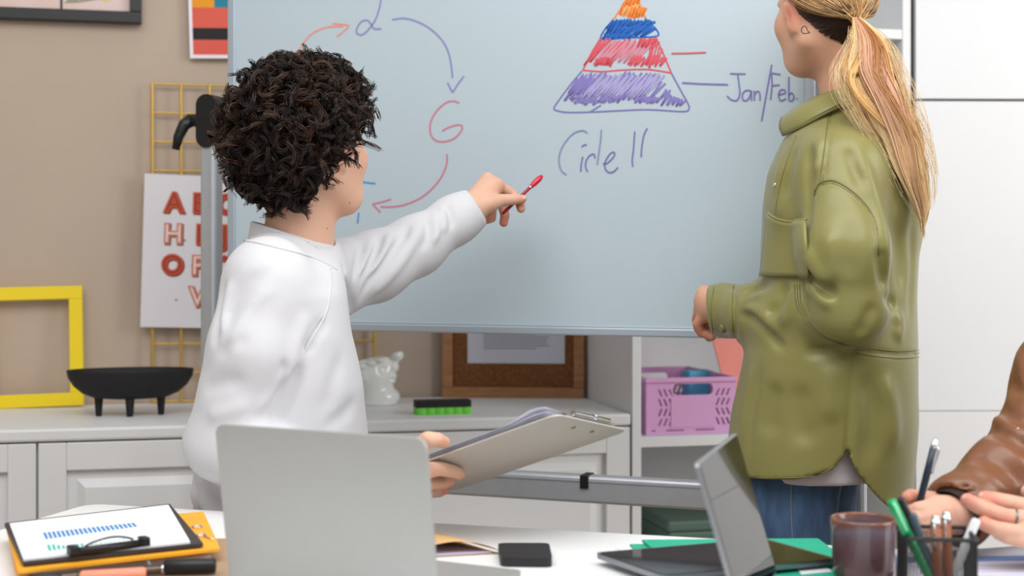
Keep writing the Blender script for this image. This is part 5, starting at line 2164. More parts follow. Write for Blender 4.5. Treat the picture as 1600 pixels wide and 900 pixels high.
def jacket(X):
    d = jacket0(X)
    near = np.abs(d) < .035
    if near.any():
        Y = X[near]
        e = folds(Y, JF)
        e += .0012 * np.sin(Y[:, 0] * 23 + Y[:, 2] * 17) * np.sin(Y[:, 2] * 21 - Y[:, 1] * 15)
        h = np.zeros(len(X))
        h[near] = e
        d = d - h
    d = smax(d, -f_cone(X, P(1325, 220, 2.68), P(1305, 60, 2.67), .060, .075), .006)
    # hollow skirt and cuff
    s_ = (X[:, 0] - wc.x) * FW[0] + (X[:, 1] - wc.y) * FW[1]
    inner = f_loft(X, [(a, b, c, e - .022, f_ - .022) for a, b, c, e, f_ in JK], FW)
    d = smax(d, -np.maximum(inner, X[:, 2] - .92), .003)
    cuff_in = f_cone(X, P(1134, 485, 2.735), P(1070, 482, 2.83), .040, .040)
    return smax(d, -np.maximum(cuff_in, -(X - A(P(1138, 485, 2.73))) @ wn), .003)


V, Q = surfnet(jacket, (.30, 2.32, .66), (.92, 2.98, 1.50), .0042)
V = relax(V, Q, 2, .4)
M_olive = mat('olive_satin', rgb(133, 128, 71), .37, noise=.03, nscale=5, spec=.55, bump=.05, bscale=140, sheen=.1)
M_olive_d = mat('olive_seam', rgb(112, 108, 60), .5)
np_mesh('jacket', V, Q, M_olive, WOM)
# stitched seams
for pts, offs in (([(1272, 306), (1280, 292), (1300, 287), (1322, 297), (1345, 316), (1362, 338), (1371, 365), (1373, 400)], (0, -5)),
                  ([(1245, 445), (1250, 480), (1278, 518), (1318, 538), (1331, 540)], (0, -4, 4)),
                  ([(1337, 546), (1370, 551), (1405, 554), (1436, 552)], (0, 6, -5)),
                  ([(1300, 165), (1295, 210), (1287, 270), (1285, 288)], (0, -4)),
                  ([(1146, 447), (1144, 486), (1147, 533)], (0,)),
                  ([(1244, 212), (1224, 270), (1213, 320), (1212, 345)], (0,)),
                  ([(1182, 749), (1215, 749), (1252, 748), (1288, 740), (1316, 722)], (-2,)),
                  ([(1334, 728), (1350, 762), (1372, 788), (1392, 803)], (-3,)),
                  ([(1116, 449), (1111, 484), (1114, 521)], (0,))):
    for of in offs:
        q = surf_line(jacket, [(x + (of if abs(pts[0][0] - pts[-1][0]) < abs(pts[0][1] - pts[-1][1]) else 0), y + (0 if abs(pts[0][0] - pts[-1][0]) < abs(pts[0][1] - pts[-1][1]) else of)) for x, y in pts], 6, 1.9, 3.0)
        if len(q) > 2:
            MB().tube([Vector(p_) for p_ in q], .0011, 5).build('seam', M_olive_d, WOM, world=True)
# collar
top = [(1221, 186, 2.63), (1250, 167, 2.585), (1281, 151, 2.565), (1318, 141, 2.575), (1350, 142, 2.60), (1374, 150, 2.66), (1352, 146, 2.74), (1310, 146, 2.765), (1265, 160, 2.76), (1236, 178, 2.74)]
bot = [(1224, 213, 2.605), (1255, 198, 2.55), (1290, 178, 2.525), (1325, 164, 2.53), (1362, 168, 2.565), (1394, 178, 2.66), (1366, 172, 2.79), (1312, 172, 2.81), (1258, 185, 2.80), (1232, 204, 2.77)]
tq = spl([A(P(*p_)) for p_ in top], 5)
bq = spl([A(P(*p_)) for p_ in bot], 5)
n = len(tq)
vs_, fs = [], []
ax_c = A(P(1320, 165, 2.67))
for a, b in zip(tq, bq):
    for k in range(6):
        u_ = k / 5
        p_ = a * (1 - u_) + b * u_
        o_ = p_ - ax_c
        o_[2] = 0
        o_ /= np.linalg.norm(o_) + 1e-9
        vs_.append(Vector(p_ + o_ * .006 * math.sin(PI * u_) + np.array([0, 0, .002]) * (1 - u_)))
for i in range(n - 1):
    for k in range(5):
        q = i * 6 + k
        fs.append((q, q + 1, q + 7, q + 6))
m = MB()
m.add(vs_, fs, True)
co = m.build('collar', M_olive, WOM, world=True)
md = co.modifiers.new('s', 'SOLIDIFY')
md.thickness = .0045
md.offset = 0
MB().tube([Vector(p_) + Vector((0, -.004, .003)) for p_ in [b * .93 + a * .07 for a, b in zip(tq[:22], bq[:22])]], .0009, 5).build('seam', M_olive_d, WOM, world=True)


def grad(f, p_, e=.003):
    X = np.array([p_ + np.array(d_) * e for d_ in ((1, 0, 0), (-1, 0, 0), (0, 1, 0), (0, -1, 0), (0, 0, 1), (0, 0, -1))])
    v = f(X)
    g_ = np.array([v[0] - v[1], v[2] - v[3], v[4] - v[5]])
    return g_ / (np.linalg.norm(g_) + 1e-9)


# chest pocket
NU, NV = 14, 12
TL, TR, BR, BL = (1207, 333), (1264, 345), (1268, 432), (1193, 432)
vs_, fs = [], []
for j in range(NV + 1):
    for i in range(NU + 1):
        u_, v_ = i / NU, j / NV
        px = (TL[0] * (1 - u_) + TR[0] * u_) * (1 - v_) + (BL[0] * (1 - u_) + BR[0] * u_) * v_
        py = (TL[1] * (1 - u_) + TR[1] * u_) * (1 - v_) + (BL[1] * (1 - u_) + BR[1] * u_) * v_ + 9 * math.sin(PI * u_) * (1 - v_) ** 2
        X_, t_ = march(jacket0, px, py, 2.0)
        g_ = grad(jacket0, X_[0])
        vs_.append(Vector(X_[0] + g_ * (.005 + .013 * (1 - v_) ** 3 * math.sin(PI * min(1, u_ + .05)) ** .6)))
for j in range(NV):
    for i in range(NU):
        q = j * (NU + 1) + i
        fs.append((q, q + 1, q + NU + 2, q + NU + 1))
m = MB()
m.add(vs_, fs, True)
pk = m.build('chest_pocket', M_olive, WOM, world=True)
md = pk.modifiers.new('s', 'SOLIDIFY')
md.thickness = .004
MB().tube([v + Vector((-.001, -.003, .001)) for v in vs_[0:NU + 1]], .0022, 6).build('pocket_hem', M_olive, WOM, world=True)
MB().tube([v + Vector((-.001, -.0024, 0)) for v in vs_[2 * (NU + 1) + 1:3 * (NU + 1) - 1]], .0009, 5).build('seam', M_olive_d, WOM, world=True)
# snap buttons and cuff button
for px, py in ((1213, 289), (1201, 392)):
    X_, t_ = march(jacket0, px, py, 2.0)
    g_ = grad(jacket0, X_[0])
    MB().cyl(Vector(X_[0] + g_ * .001), Vector(X_[0] + g_ * .005), .0048, .0036, 14).build('snap_button', M_steel, WOM, world=True)
X_, t_ = march(jacket0, 1130, 512, 2.0)
g_ = grad(jacket0, X_[0])
MB().cyl(Vector(X_[0] + g_ * .000), Vector(X_[0] + g_ * .006), .0095, .0088, 18).build('cuff_button', M_olive_d, WOM, world=True)
MB().cyl(Vector(X_[0] + g_ * .006), Vector(X_[0] + g_ * .0068), .0055, .0045, 16).build('cuff_button', M_olive, WOM, world=True)

# white tee below the hem, jeans, shoes
jc = P(1256, 790, 2.665)


def tee(X):
    d = f_loft(X, [(.74, wc.x, wc.y + .0, .142, .168), (.85, wc.x + .0, wc.y, .13, .165), (.95, wc.x + .01, wc.y, .10, .15)], FW)
    d = d - .0012 * np.sin(X[:, 0] * 90 + X[:, 1] * 70)
    return smax(d, .766 - X[:, 2], .004)


V, Q = surfnet(tee, (jc.x - .25, jc.y - .25, .7), (jc.x + .25, jc.y + .27, .98), .006)
np_mesh('undershirt', V, Q, mat('tee_white', rgb(222, 216, 222), .85), WOM)
M_denim = mat('denim', rgb(66, 92, 124), .85, noise=.28, nscale=55, bump=.2, bscale=700, stretch=(1, 1, .25))


def j3(f, s, z):
    return (jc.x + FW[0] * f + LW_[0] * s, jc.y + FW[1] * f + LW_[1] * s, z)


def jeans(X):
    d = f_ell(X, j3(-.005, 0, .86), (.098, .150, .11), ((FW[0], FW[1], 0), (LW_[0], LW_[1], 0), (0, 0, 1)))
    for s_ in (-1, 1):
        d = smin(d, f_chain(X, [j3(0, s_ * .078, .78), j3(.02, s_ * .085, .46), j3(-.01, s_ * .09, .07)], [.088, .072, .066], .02), .03)
    d = d - .0018 * np.sin(X[:, 2] * 60 + X[:, 0] * 30) * np.sin(X[:, 0] * 50 + X[:, 1] * 40)
    return smax(d, .04 - X[:, 2], .004)


V, Q = surfnet(jeans, (jc.x - .3, jc.y - .3, .02), (jc.x + .3, jc.y + .3, .95), .009)
np_mesh('jeans', V, Q, M_denim, WOM)
ql = surf_line(jeans, [(1236, 752), (1236, 790), (1238, 840), (1240, 900)], 6, 1.9, 3.0)
MB().tube([Vector(q) for q in ql], .0013, 5).build('jean_seam', mat('denim_thread', rgb(120, 132, 140), .8), WOM, world=True)
for s_ in (-1, 1):
    def shoe2(X, s_=s_):
        d = f_chain(X, [j3(-.03, s_ * .09, .055), j3(.10, s_ * .095, .045), j3(.17, s_ * .1, .035)], [.046, .042, .033], .02)
        return smax(d, .002 - X[:, 2], .006)
    c_ = np.array(j3(.06, s_ * .09, .06))
    V, Q = surfnet(shoe2, c_ - .2, c_ + .2, .008)
    np_mesh('shoe', V, Q, M_white, WOM)

# head, neck and hand
HW = P(1290, 6, 2.66)
FWH = (-.38, .92, -.10)
UWH = (-.08, .06, 1)


def wom_skin(X):
    d = head_field(X, HW, FWH, UWH, .98)
    return smin(d, f_chain(X, [P(1332, 215, 2.68), P(1326, 150, 2.685), P(1312, 60, 2.68)], [.064, .053, .052]), .022)


V1, Q1 = surfnet(wom_skin, (.44, 2.48, 1.35), (.80, 2.86, 1.80), .0032)


def hand_w(X):
    C = lambda *a: f_chain(X, [P(*p_[:3]) for p_ in a], [p_[3] for p_ in a])
    d = C((1160, 486, 2.70, .027), (1128, 482, 2.75, .0255), (1106, 472, 2.79, .022))
    for b in ((1101, 458, 2.795, .0155), (1098, 470, 2.80, .0155), (1097, 482, 2.80, .015), (1101, 494, 2.795, .0135)):
        d = smin(d, C((1128, 480, 2.75, .022), b), .012)
    fs = [C((1100, 458, 2.80, .0125), (1092, 470, 2.835, .0105), (1094, 490, 2.845, .0095), (1104, 500, 2.84, .0085)),
          C((1097, 469, 2.805, .0125), (1091, 486, 2.835, .0105), (1093, 505, 2.843, .0095), (1103, 514, 2.838, .0085)),
          C((1096, 481, 2.80, .0125), (1089, 497, 2.822, .0105), (1091, 513, 2.832, .0096), (1102, 521, 2.828, .0086)),
          C((1100, 492, 2.79, .0115), (1090, 506, 2.80, .0100), (1095, 519, 2.805, .0092), (1112, 526, 2.80, .0084))]
    for f_ in fs:
        d = smin(d, f_, .004)
    return smin(d, C((1128, 492, 2.74, .018), (1118, 505, 2.80, .013), (1112, 520, 2.83, .0105), (1108, 527, 2.84, .009)), .008)


V2, Q2 = surfnet(hand_w, (.33, 2.66, .97), (.48, 2.9, 1.14), .0017)


def hand_far(X):
    w = A(P(1318, 640, 2.755))
    d = f_chain(X, [w + [0, 0, .04], w + [-.005, .0, -.05], w + [-.012, 0, -.09]], [.026, .03, .022])
    for k in range(4):
        b = w + np.array([-.03 + .018 * k, .004, -.10])
        d = smin(d, f_chain(X, [b, b + [-.006, .01, -.045], b + [-.008, -.002, -.075]], [.0105, .0095, .008]), .005)
    return smin(d, f_chain(X, [w + [-.02, -.01, -.03], w + [-.045, -.015, -.07], w + [-.05, -.012, -.10]], [.015, .012, .009]), .008)


w = A(P(1318, 640, 2.755))
V3, Q3 = surfnet(hand_far, w - [.1, .08, .22], w + [.1, .08, .1], .003)
V = np.concatenate([V1, V2, V3])
Q = np.concatenate([Q1, Q2 + len(V1), Q3 + len(V1) + len(V2)])
V, Q = bridge(V, Q, [P(1330, 200, 2.68), P(1328, 260, 2.6), w_arm[1], w_arm[2], w_fore[1], P(1155, 487, 2.70)], .026)
V, Q = bridge(V, Q, [P(1334, 205, 2.69), P(1340, 265, 2.74), P(1352, 480, 2.755), P(1319, 630, 2.755)], .024)
body = np_mesh('body', V, Q, M_skin2, WOM)
at, f_, l_, u_ = head_frame(HW, FWH, UWH, .98)
sp = [(P(1092, 512, 2.81), .03, .8), (P(1100, 462, 2.8), .016, .6), (P(1096, 478, 2.8), .016, .6), (at(.096, 0, -.068), .016, .9), (at(-.008, .08, -.02), .03, .75),
      (at(.07, -.045, -.03), .03, .35), (at(.07, .045, -.03), .03, .35)]
set_col(body, skin_tone(V, SKIN2, RED2, sp))
eyes(WOM, HW, FWH, UWH, .98)
# small drop shaped tattoo behind the ear
tp = [(1252, 48), (1253, 43), (1257, 41), (1260, 43), (1262, 48), (1265, 51), (1260, 52), (1255, 52), (1252, 48)]
X_ = surf_line(wom_skin, tp, 4, 2.2, 3.0)
MB().tube([Vector(q) for q in X_], .0009, 5).build('neck_tattoo', mat('tattoo_ink', rgb(84, 82, 84), .8), body, world=True)
for q in (-1, 1):
    MB().tube([Vector(at(.094, q * .014, .022)), Vector(at(.090, q * .032, .027)), Vector(at(.078, q * .052, .022))], [.0025, .003, .002], 8).build('eyebrow', mat('brow_brown', rgb(88, 62, 44), .8), WOM, world=True)

# blonde hair combed back to the tie, then the ponytail
r = np.random.default_rng(5)
tie = A(P(1337, 27, 2.572))
sc = at(-.008, 0, .022)
BL_ = [np.array(rgb(*c)[:3]) for c in ((214, 172, 116), (226, 190, 136), (190, 144, 92), (150, 108, 70), (236, 206, 160))]
DK = np.array(rgb(58, 42, 32)[:3])


def in_hair(a, b, c):
    if a > .30 and c < .20 + (a - .30) * 1.3:
        return False
    if a > -.15 and c < -.02 + .2 * a:
        return False
    return c > -.08 + .50 * min(a, 0.0) - .04


def scalp(v, off):
    return sc + .98 * (v[0] * f_ * (.098 + off) + v[1] * l_ * (.077 + off) + v[2] * u_ * (.098 + off))


tv = tie - sc
tv = np.array([tv @ f_, tv @ l_, tv @ u_])
tv /= np.linalg.norm(tv)
paths, rads, tones = [], [], []
M_ = 16
while len(paths) < 3600:
    v = r.normal(size=3)
    v /= np.linalg.norm(v)
    if not in_hair(*v):
        continue
    k = np.linspace(0, 1, M_)
    om = math.acos(np.clip(v @ tv, -1, 1))
    if om < .05:
        continue
    q = (np.sin((1 - k) * om)[:, None] * v + np.sin(k * om)[:, None] * tv) / math.sin(om)
    lift = .004 + .010 * np.sin(PI * np.minimum(k * 1.1, 1)) * r.uniform(.5, 1.1)
    p_ = sc + .98 * (q[:, :1] * f_ * (.098 + lift[:, None]) + q[:, 1:2] * l_ * (.077 + lift[:, None]) + q[:, 2:] * u_ * (.098 + lift[:, None]))
    p_ = p_ + (k ** 4)[:, None] * (tie - p_[-1] + r.normal(size=3) * .004)
    paths.append(p_)
    rads.append(np.full(M_, .0008) * (1 - .3 * k))
    lowness = np.clip((.10 - v[2] + .35 * (v[0] + .3)) * 2.2, 0, 1) if v[2] < .25 else 0
    lowness = np.clip((.02 - v[2]) * 3.0, 0, 1)
    c_ = BL_[r.choice(5, p=[.34, .22, .22, .12, .10])]
    tones.append((c_ * (1 - lowness) + DK * lowness) * r.uniform(.8, 1.15))
Vh, Qh = tubes(np.array(paths), np.array(rads), 3)
Th = np.repeat(np.array(tones), M_ * 3, axis=0)


def cap(X):
    d = f_ell(X, at(-.010, 0, .022), (.101, .080, .101), (f_, l_, u_))
    q = (X - sc) @ np.array([f_, l_, u_]).T
    d = smax(d, (q[:, 0] - .028) * .8 - (q[:, 2] - .02) * .6, .004)
    return smax(d, -(q[:, 2] + .012 - .45 * np.minimum(q[:, 0] + .01, 0)), .004)


Vc, Qc = surfnet(cap, sc - .14, sc + .14, .004)
zc_ = (Vc - sc) @ u_
lw = np.clip((.005 - zc_) * 30, 0, 1)[:, None]
Tc = np.array(BL_[3]) * (1 - lw) + DK * lw
# ponytail
cl = [(27, 1338, 7), (40, 1347, 20), (62, 1361, 32), (90, 1360, 46), (118, 1358, 55), (165, 1378, 51), (220, 1408, 40), (280, 1430, 29), (320, 1441, 17), (350, 1443, 5)]
cy = np.array([c[0] for c in cl], float)
cxs = np.array([c[1] for c in cl], float)
chw = np.array([c[2] for c in cl], float)
yd = np.linspace(27, 350, 160)
cxs, chw, cy = np.interp(yd, cy, cxs), np.interp(yd, cy, chw), yd
for _ in range(90):
    cxs[1:-1] = .25 * cxs[:-2] + .5 * cxs[1:-1] + .25 * cxs[2:]
    chw[1:-1] = .25 * chw[:-2] + .5 * chw[1:-1] + .25 * chw[2:]
yy = np.linspace(27, 350, 80)
Xj, tj = march(jacket0, np.interp(yy, cy, cxs), yy, 2.0)
dep = np.where(tj < 2.9, tj, 2.6) - .046
dep = np.minimum(dep, np.interp(yy, [27, 60, 110, 165, 350], [2.572, 2.53, 2.495, 2.475, 2.50]))
for _ in range(60):
    dep[1:-1] = .25 * dep[:-2] + .5 * dep[1:-1] + .25 * dep[2:]


def pony_pt(y, u, d):
    """y down the tail (pixel rows), u across (-1..1), d depth offset."""
    px = np.interp(y, cy, cxs) + u * np.interp(y, cy, chw)
    D_ = np.interp(y, yy, dep) + d
    return np.stack([(px - 800) / F * D_, D_, CAM - (y - HZ) / F * D_], -1)


PC = [np.array(rgb(*c)[:3]) for c in ((218, 168, 138), (226, 178, 112), (238, 208, 160), (176, 116, 70), (206, 148, 112), (232, 196, 140))]
paths, rads, tones = [], [], []
M2 = 30
nl = 66
for li in range(nl):
    a0 = r.uniform(0, 2 * PI)
    r0 = math.sqrt(r.random()) * .86
    end = r.uniform(.62, 1.0) if r.random() < .55 else r.uniform(.85, 1.04)
    ph, am, fr = r.uniform(0, 2 * PI), r.uniform(.14, .40), r.uniform(.9, 1.7)
    ci = r.choice(6, p=[.24, .2, .2, .1, .12, .14])
    for s in range(56):
        k = np.linspace(0, 1, M2)
        y = 27 + (350 - 27) * end * k + r.normal() * 5 * k
        ww = .24 * (1 - .45 * k)
        u = r0 * math.cos(a0) + r.normal() * ww * .45 + am * np.sin(fr * 2 * PI * k + ph) * np.minimum(1, k * 3)
        dd = (r0 * math.sin(a0) + r.normal() * ww * .4) * np.interp(k, [0, .15, .45, 1], [.010, .026, .028, .012])
        paths.append(pony_pt(y, 1.15 * np.tanh(u / 1.15), dd))
        rads.append((.00075 + .0003 * r.random()) * (1 - .5 * k ** 3))
        t_ = PC[ci] * r.uniform(.82, 1.12)
        g_ = np.clip(k * 1.2 - .15, 0, 1)[:, None]
        tones.append(t_ * (1 - .55 * g_) + PC[2] * r.uniform(.85, 1.05) * .55 * g_)
for s in range(70):
    k = np.linspace(0, 1, M2)
    y = 40 + r.uniform(0, 60) + r.uniform(150, 260) * k
    u = r.choice([-1, 1]) * (r.uniform(.75, 1.05) + .35 * k * r.random()) + .15 * np.sin(k * r.uniform(4, 9) + r.uniform(0, 6))
    paths.append(pony_pt(np.minimum(y, 352), u, r.uniform(-.025, .0) + 0 * k))
    rads.append(np.full(M2, .00035))
    tones.append(np.tile(PC[2] * .95, (M2, 1)))
Vp, Qp = tubes(np.array(paths), np.array(rads), 3)
Tp = np.repeat(np.array(tones).reshape(-1, 3), 3, axis=0)
# short dark hair at the nape, combed up to the tie
def inpoly(x, y, poly):
    c_ = False
    for i in range(len(poly)):
        (x0, y0), (x1, y1) = poly[i - 1], poly[i]
        if (y0 > y) != (y1 > y) and x < (x1 - x0) * (y - y0) / (y1 - y0) + x0:
            c_ = not c_
    return c_


npoly = [(1240, 8), (1340, 14), (1342, 45), (1322, 72), (1304, 64), (1284, 54), (1264, 36), (1248, 22)]
rt = []
while len(rt) < 2600:
    x, y = r.uniform(1238, 1344), r.uniform(6, 74)
    if inpoly(x, y, npoly):
        rt.append((x, y))
rt = np.array(rt)
M3 = 7
kk = np.linspace(0, 1, M3)
tx = np.array([1336.0, 28.0])
dvec = tx - rt
ln = np.linalg.norm(dvec, axis=1, keepdims=True) + 1e-6
reach = np.minimum(ln, r.uniform(16, 34, (len(rt), 1)))
pp = rt[:, None, :] + (dvec / ln * reach)[:, None, :] * kk[None, :, None] + r.normal(size=(len(rt), 1, 2)) * 1.2 * kk[None, :, None]
Xn, tn = march(wom_skin, pp[..., 0].ravel(), pp[..., 1].ravel(), 2.2)
Xn = Xn.reshape(len(rt), M3, 3)
o_ = np.array([0, 0, CAM])
dn_ = Xn - o_
dn_ /= np.linalg.norm(dn_, axis=2, keepdims=True)
Xn = Xn - dn_ * (.0012 + .0035 * kk[None, :, None] * r.uniform(.5, 1, (len(rt), 1, 1)))
Vn, Qn = tubes(Xn, np.full((len(rt), M3), .0007) * (1 - .5 * kk), 3)
blend = np.clip((26 - rt[:, 1] + (rt[:, 0] - 1290) * .12) / 26, 0, 1)[:, None] * .75
Tn = np.repeat((DK * (1 - blend) + BL_[2] * blend) * r.uniform(.6, 1.2, (len(rt), 1)), M3 * 3, axis=0)
Vp, Qp, Tp = np.concatenate([Vp, Vn]), np.concatenate([Qp, Qn + len(Vp)]), np.concatenate([Tp, Tn])
Vt = np.concatenate([Vc, Vh, Vp])
Qt = np.concatenate([Qc, Qh + len(Vc), Qp + len(Vc) + len(Vh)])
hair = np_mesh('hair', Vt, Qt, hair_mat('blonde_hair', .42, .45), WOM)
set_col(hair, np.concatenate([Tc, Th, Tp]))
MB().tube([Vector(tie) + Vector((.009 * math.cos(a), -.001, .009 * math.sin(a))) for a in np.linspace(0, 2 * PI, 16, endpoint=False)], .0028, 8, True).build('hair_tie', mat('tie_blonde', rgb(206, 160, 116), .6), WOM, world=True)

# ------------------------------------------------------------------ the person in the brown jacket at the right edge
SKIN3, RED3 = rgb(216, 170, 148), rgb(206, 122, 102)
M_skin3 = skin_mat('skin_rosy', SKIN3, RED3)
pc = P(1900, 700, 2.22)
BRN = thing('person', 'person in a brown leather jacket at the right edge holding a dark pen', 'person', Matrix.Translation((pc.x, pc.y, 0)))
FB = np.array([-.86, -.51])
LB = np.array([-FB[1], FB[0]])


def b3(f, s, z):
    return (pc.x + FB[0] * f + LB[0] * s, pc.y + FB[1] * f + LB[1] * s, z)


b_arm = [P(1730, 455, 2.20), P(1665, 590, 2.14), P(1628, 690, 2.08)]
b_ar = [.078, .070, .066]
b_fo = [P(1628, 690, 2.08), P(1560, 748, 2.02), P(1498, 800, 1.955), P(1470, 822, 1.92)]
b_fr = [.064, .051, .046, .043]
bn = A(b_fo[3] - b_fo[2])
bn /= np.linalg.norm(bn)
b_cut = A(P(1490, 806, 1.947))
b_arm2 = [P(2010, 470, 2.05), P(2000, 690, 1.93), P(1800, 800, 1.87), P(1715, 822, 1.87), P(1660, 826, 1.87)]
b_r2 = [.078, .066, .052, .044, .042]
b_cut2 = A(P(1712, 822, 1.87))


def bjacket0(X):
    d = f_loft(X, [(.50, pc.x, pc.y, .13, .19), (.75, pc.x, pc.y, .135, .20), (.95, pc.x, pc.y, .135, .205), (1.06, pc.x, pc.y, .115, .19), (1.13, pc.x, pc.y, .085, .14), (1.18, pc.x, pc.y, .07, .08)], FB)
    d = smin(d, f_cone(X, b3(0, .05, 1.12), P(1735, 448, 2.2), .06, .074), .05)
    d = smin(d, f_cone(X, b3(0, -.05, 1.12), P(2008, 465, 2.05), .06, .074), .05)
    d = smin(d, f_chain(X, b_arm, b_ar, .03), .02)
    d = smin(d, smax(f_chain(X, b_fo, b_fr, .02), (X - b_cut) @ bn, .004), .02)
    d2 = smax(f_chain(X, b_arm2, b_r2, .03), -(X[:, 0] - b_cut2[0]), .004)
    return smin(d, d2, .02)


BF = []
for pts, w, a in (([(1566, 640), (1590, 655), (1620, 662), (1650, 660)], .008, -.008), ([(1545, 668), (1575, 682), (1605, 700), (1630, 720)], .008, -.010), ([(1556, 655), (1585, 672), (1620, 685)], .009, .006),
                  ([(1540, 690), (1570, 702), (1600, 724)], .007, .006), ([(1530, 712), (1560, 722), (1590, 745)], .008, -.009), ([(1515, 730), (1545, 745), (1575, 770)], .009, .005),
                  ([(1500, 752), (1525, 765), (1550, 790)], .007, -.006), ([(1580, 600), (1600, 612), (1625, 610)], .008, -.006), ([(1592, 560), (1600, 590), (1602, 630)], .010, .004)):
    q = surf_line(bjacket0, pts, 6, 1.6, 2.9)
    if len(q) > 3:
        BF.append((q, w, a * 1.2, False))


def bjacket(X):
    d = bjacket0(X)
    near = np.abs(d) < .03
    if near.any():
        h = np.zeros(len(X))
        Y = X[near]
        h[near] = folds(Y, BF) + .0015 * np.sin(Y[:, 0] * 50 + Y[:, 2] * 44) * np.sin(Y[:, 2] * 61 - Y[:, 1] * 40)
        d = d - h
    d = smax(d, -f_cone(X, b3(0, 0, 1.1), b3(.01, 0, 1.3), .06, .075), .005)
    d = smax(d, -np.maximum(f_cone(X, P(1545, 760, 2.005), P(1450, 838, 1.9), .037, .037), -(X - A(P(1520, 782, 1.98))) @ bn), .003)
    return smax(d, -np.maximum(f_cone(X, P(1760, 812, 1.87), P(1640, 826, 1.87), .036, .036), X[:, 0] - P(1750, 815, 1.87).x), .003)


V, Q = surfnet(bjacket, (.52, 1.80, .48), (1.42, 2.55, 1.26), .0055)
V = relax(V, Q, 1, .4)
np_mesh('leather_jacket', V, Q, mat('brown_leather', rgb(128, 82, 54), .36, noise=.08, nscale=9, bump=.12, bscale=160, spec=.6), BRN)
# dark lining of the cuff, zip puller
lin = MB()
q0, q1 = P(1512, 789, 1.968), P(1487, 809, 1.944)
lin.cyl(q0, q1, .0405, .0395, 28, cap=False)
lin.build('cuff_lining', mat('lining_dark', rgb(48, 30, 24), .8), BRN, world=True)
X_, t_ = march(bjacket0, 1590, 672, 1.7)
g_ = grad(bjacket0, X_[0])
pz = Vector(X_[0] + g_ * .004)
MB().tube([pz, pz + Vector((.004, -.002, -.012))], .003, 8).build('zip_puller', M_steel, BRN, world=True)

# hands
def hand_b1(X):
    C = lambda *a: f_chain(X, [P(*p_[:3]) for p_ in a], [p_[3] for p_ in a])
    d = C((1540, 768, 2.0, .026), (1495, 804, 1.95, .0255), (1470, 802, 1.925, .0235))
    for b in ((1456, 793, 1.925, .0135), (1455, 806, 1.91, .0135), (1458, 818, 1.905, .013), (1463, 828, 1.905, .012)):
        d = smin(d, C((1492, 804, 1.945, .021), b), .010)
    fs = [C((1457, 793, 1.922, .0118), (1434, 796, 1.905, .0102), (1420, 802, 1.912, .0094), (1414, 806, 1.925, .0086)),
          C((1456, 806, 1.912, .0118), (1432, 811, 1.897, .0102), (1420, 817, 1.905, .0094), (1416, 820, 1.918, .0086)),
          C((1459, 819, 1.907, .0112), (1438, 826, 1.895, .0098), (1428, 831, 1.905, .009), (1426, 833, 1.92, .0082)),
          C((1464, 829, 1.907, .0102), (1448, 838, 1.90, .0088), (1440, 842, 1.908, .008), (1439, 843, 1.92, .0074))]
    for f_ in fs:
        d = smin(d, f_, .004)
    return smin(d, C((1488, 796, 1.955, .018), (1462, 784, 1.958, .0142), (1438, 779, 1.95, .0118), (1423, 776, 1.942, .0104), (1419, 777, 1.938, .0092)), .008)


V1, Q1 = surfnet(hand_b1, (.50, 1.84, .76), (.70, 2.05, .90), .0016)


def hand_b2(X):
    C = lambda *a: f_chain(X, [P(*p_[:3]) for p_ in a], [p_[3] for p_ in a])
    d = C((1740, 818, 1.87, .027), (1700, 822, 1.865, .026), (1665, 815, 1.865, .024))
    for b in ((1632, 800, 1.885, .0145), (1628, 815, 1.868, .0145), (1630, 830, 1.858, .014), (1636, 844, 1.852, .0125)):
        d = smin(d, C((1698, 820, 1.866, .022), b), .012)
    fs = [C((1634, 800, 1.885, .0130), (1578, 786, 1.89, .0112), (1552, 780, 1.885, .0102), (1538, 778, 1.88, .0094)),
          C((1630, 815, 1.868, .0132), (1572, 808, 1.868, .0114), (1536, 795, 1.868, .0106), (1512, 782, 1.866, .0096)),
          C((1632, 830, 1.858, .0124), (1588, 832, 1.848, .0108), (1556, 826, 1.85, .0100), (1537, 818, 1.856, .0092)),
          C((1638, 844, 1.852, .0110), (1600, 846, 1.845, .0094), (1574, 840, 1.848, .0086), (1560, 834, 1.855, .008))]
    for f_ in fs:
        d = smin(d, f_, .003)
    return smin(d, C((1690, 808, 1.875, .018), (1655, 785, 1.90, .014), (1625, 772, 1.915, .0115), (1606, 768, 1.92, .0095)), .008)


V2, Q2 = surfnet(hand_b2, (.58, 1.80, .74), (.82, 1.96, .90), .0017)
HB = P(1890, 186, 2.18)
FBH = (-.80, -.55, -.30)


def b_skin(X):
    d = head_field(X, HB, FBH, (0, 0, 1))
    return smin(d, f_cone(X, b3(0, 0, 1.1), A(HB) + [0.02, .012, -.06], .062, .058), .02)


V3, Q3 = surfnet(b_skin, A(HB) - [.17, .17, .35], A(HB) + [.17, .17, .16], .004)
V = np.concatenate([V1, V2, V3])
Q = np.concatenate([Q1, Q2 + len(V1), Q3 + len(V1) + len(V2)])
V, Q = bridge(V, Q, [P(1530, 775, 1.99), b_fo[1], b_arm[2], b_arm[1], b_arm[0], b3(0, 0, 1.12)], .024)
V, Q = bridge(V, Q, [P(1735, 818, 1.87), b_arm2[2], b_arm2[1], b_arm2[0], b3(0, 0, 1.13)], .024)
body = np_mesh('body', V, Q, M_skin3, BRN)
sp = [(P(1420, 777, 1.94), .016, .9), (P(1416, 804, 1.92), .016, .8), (P(1456, 795, 1.92), .012, .5), (P(1512, 783, 1.866), .016, .9), (P(1540, 778, 1.88), .016, .9), (P(1540, 818, 1.856), .016, .7),
      (P(1572, 806, 1.86), .012, .4)]
set_col(body, skin_tone(V, SKIN3, RED3, sp))
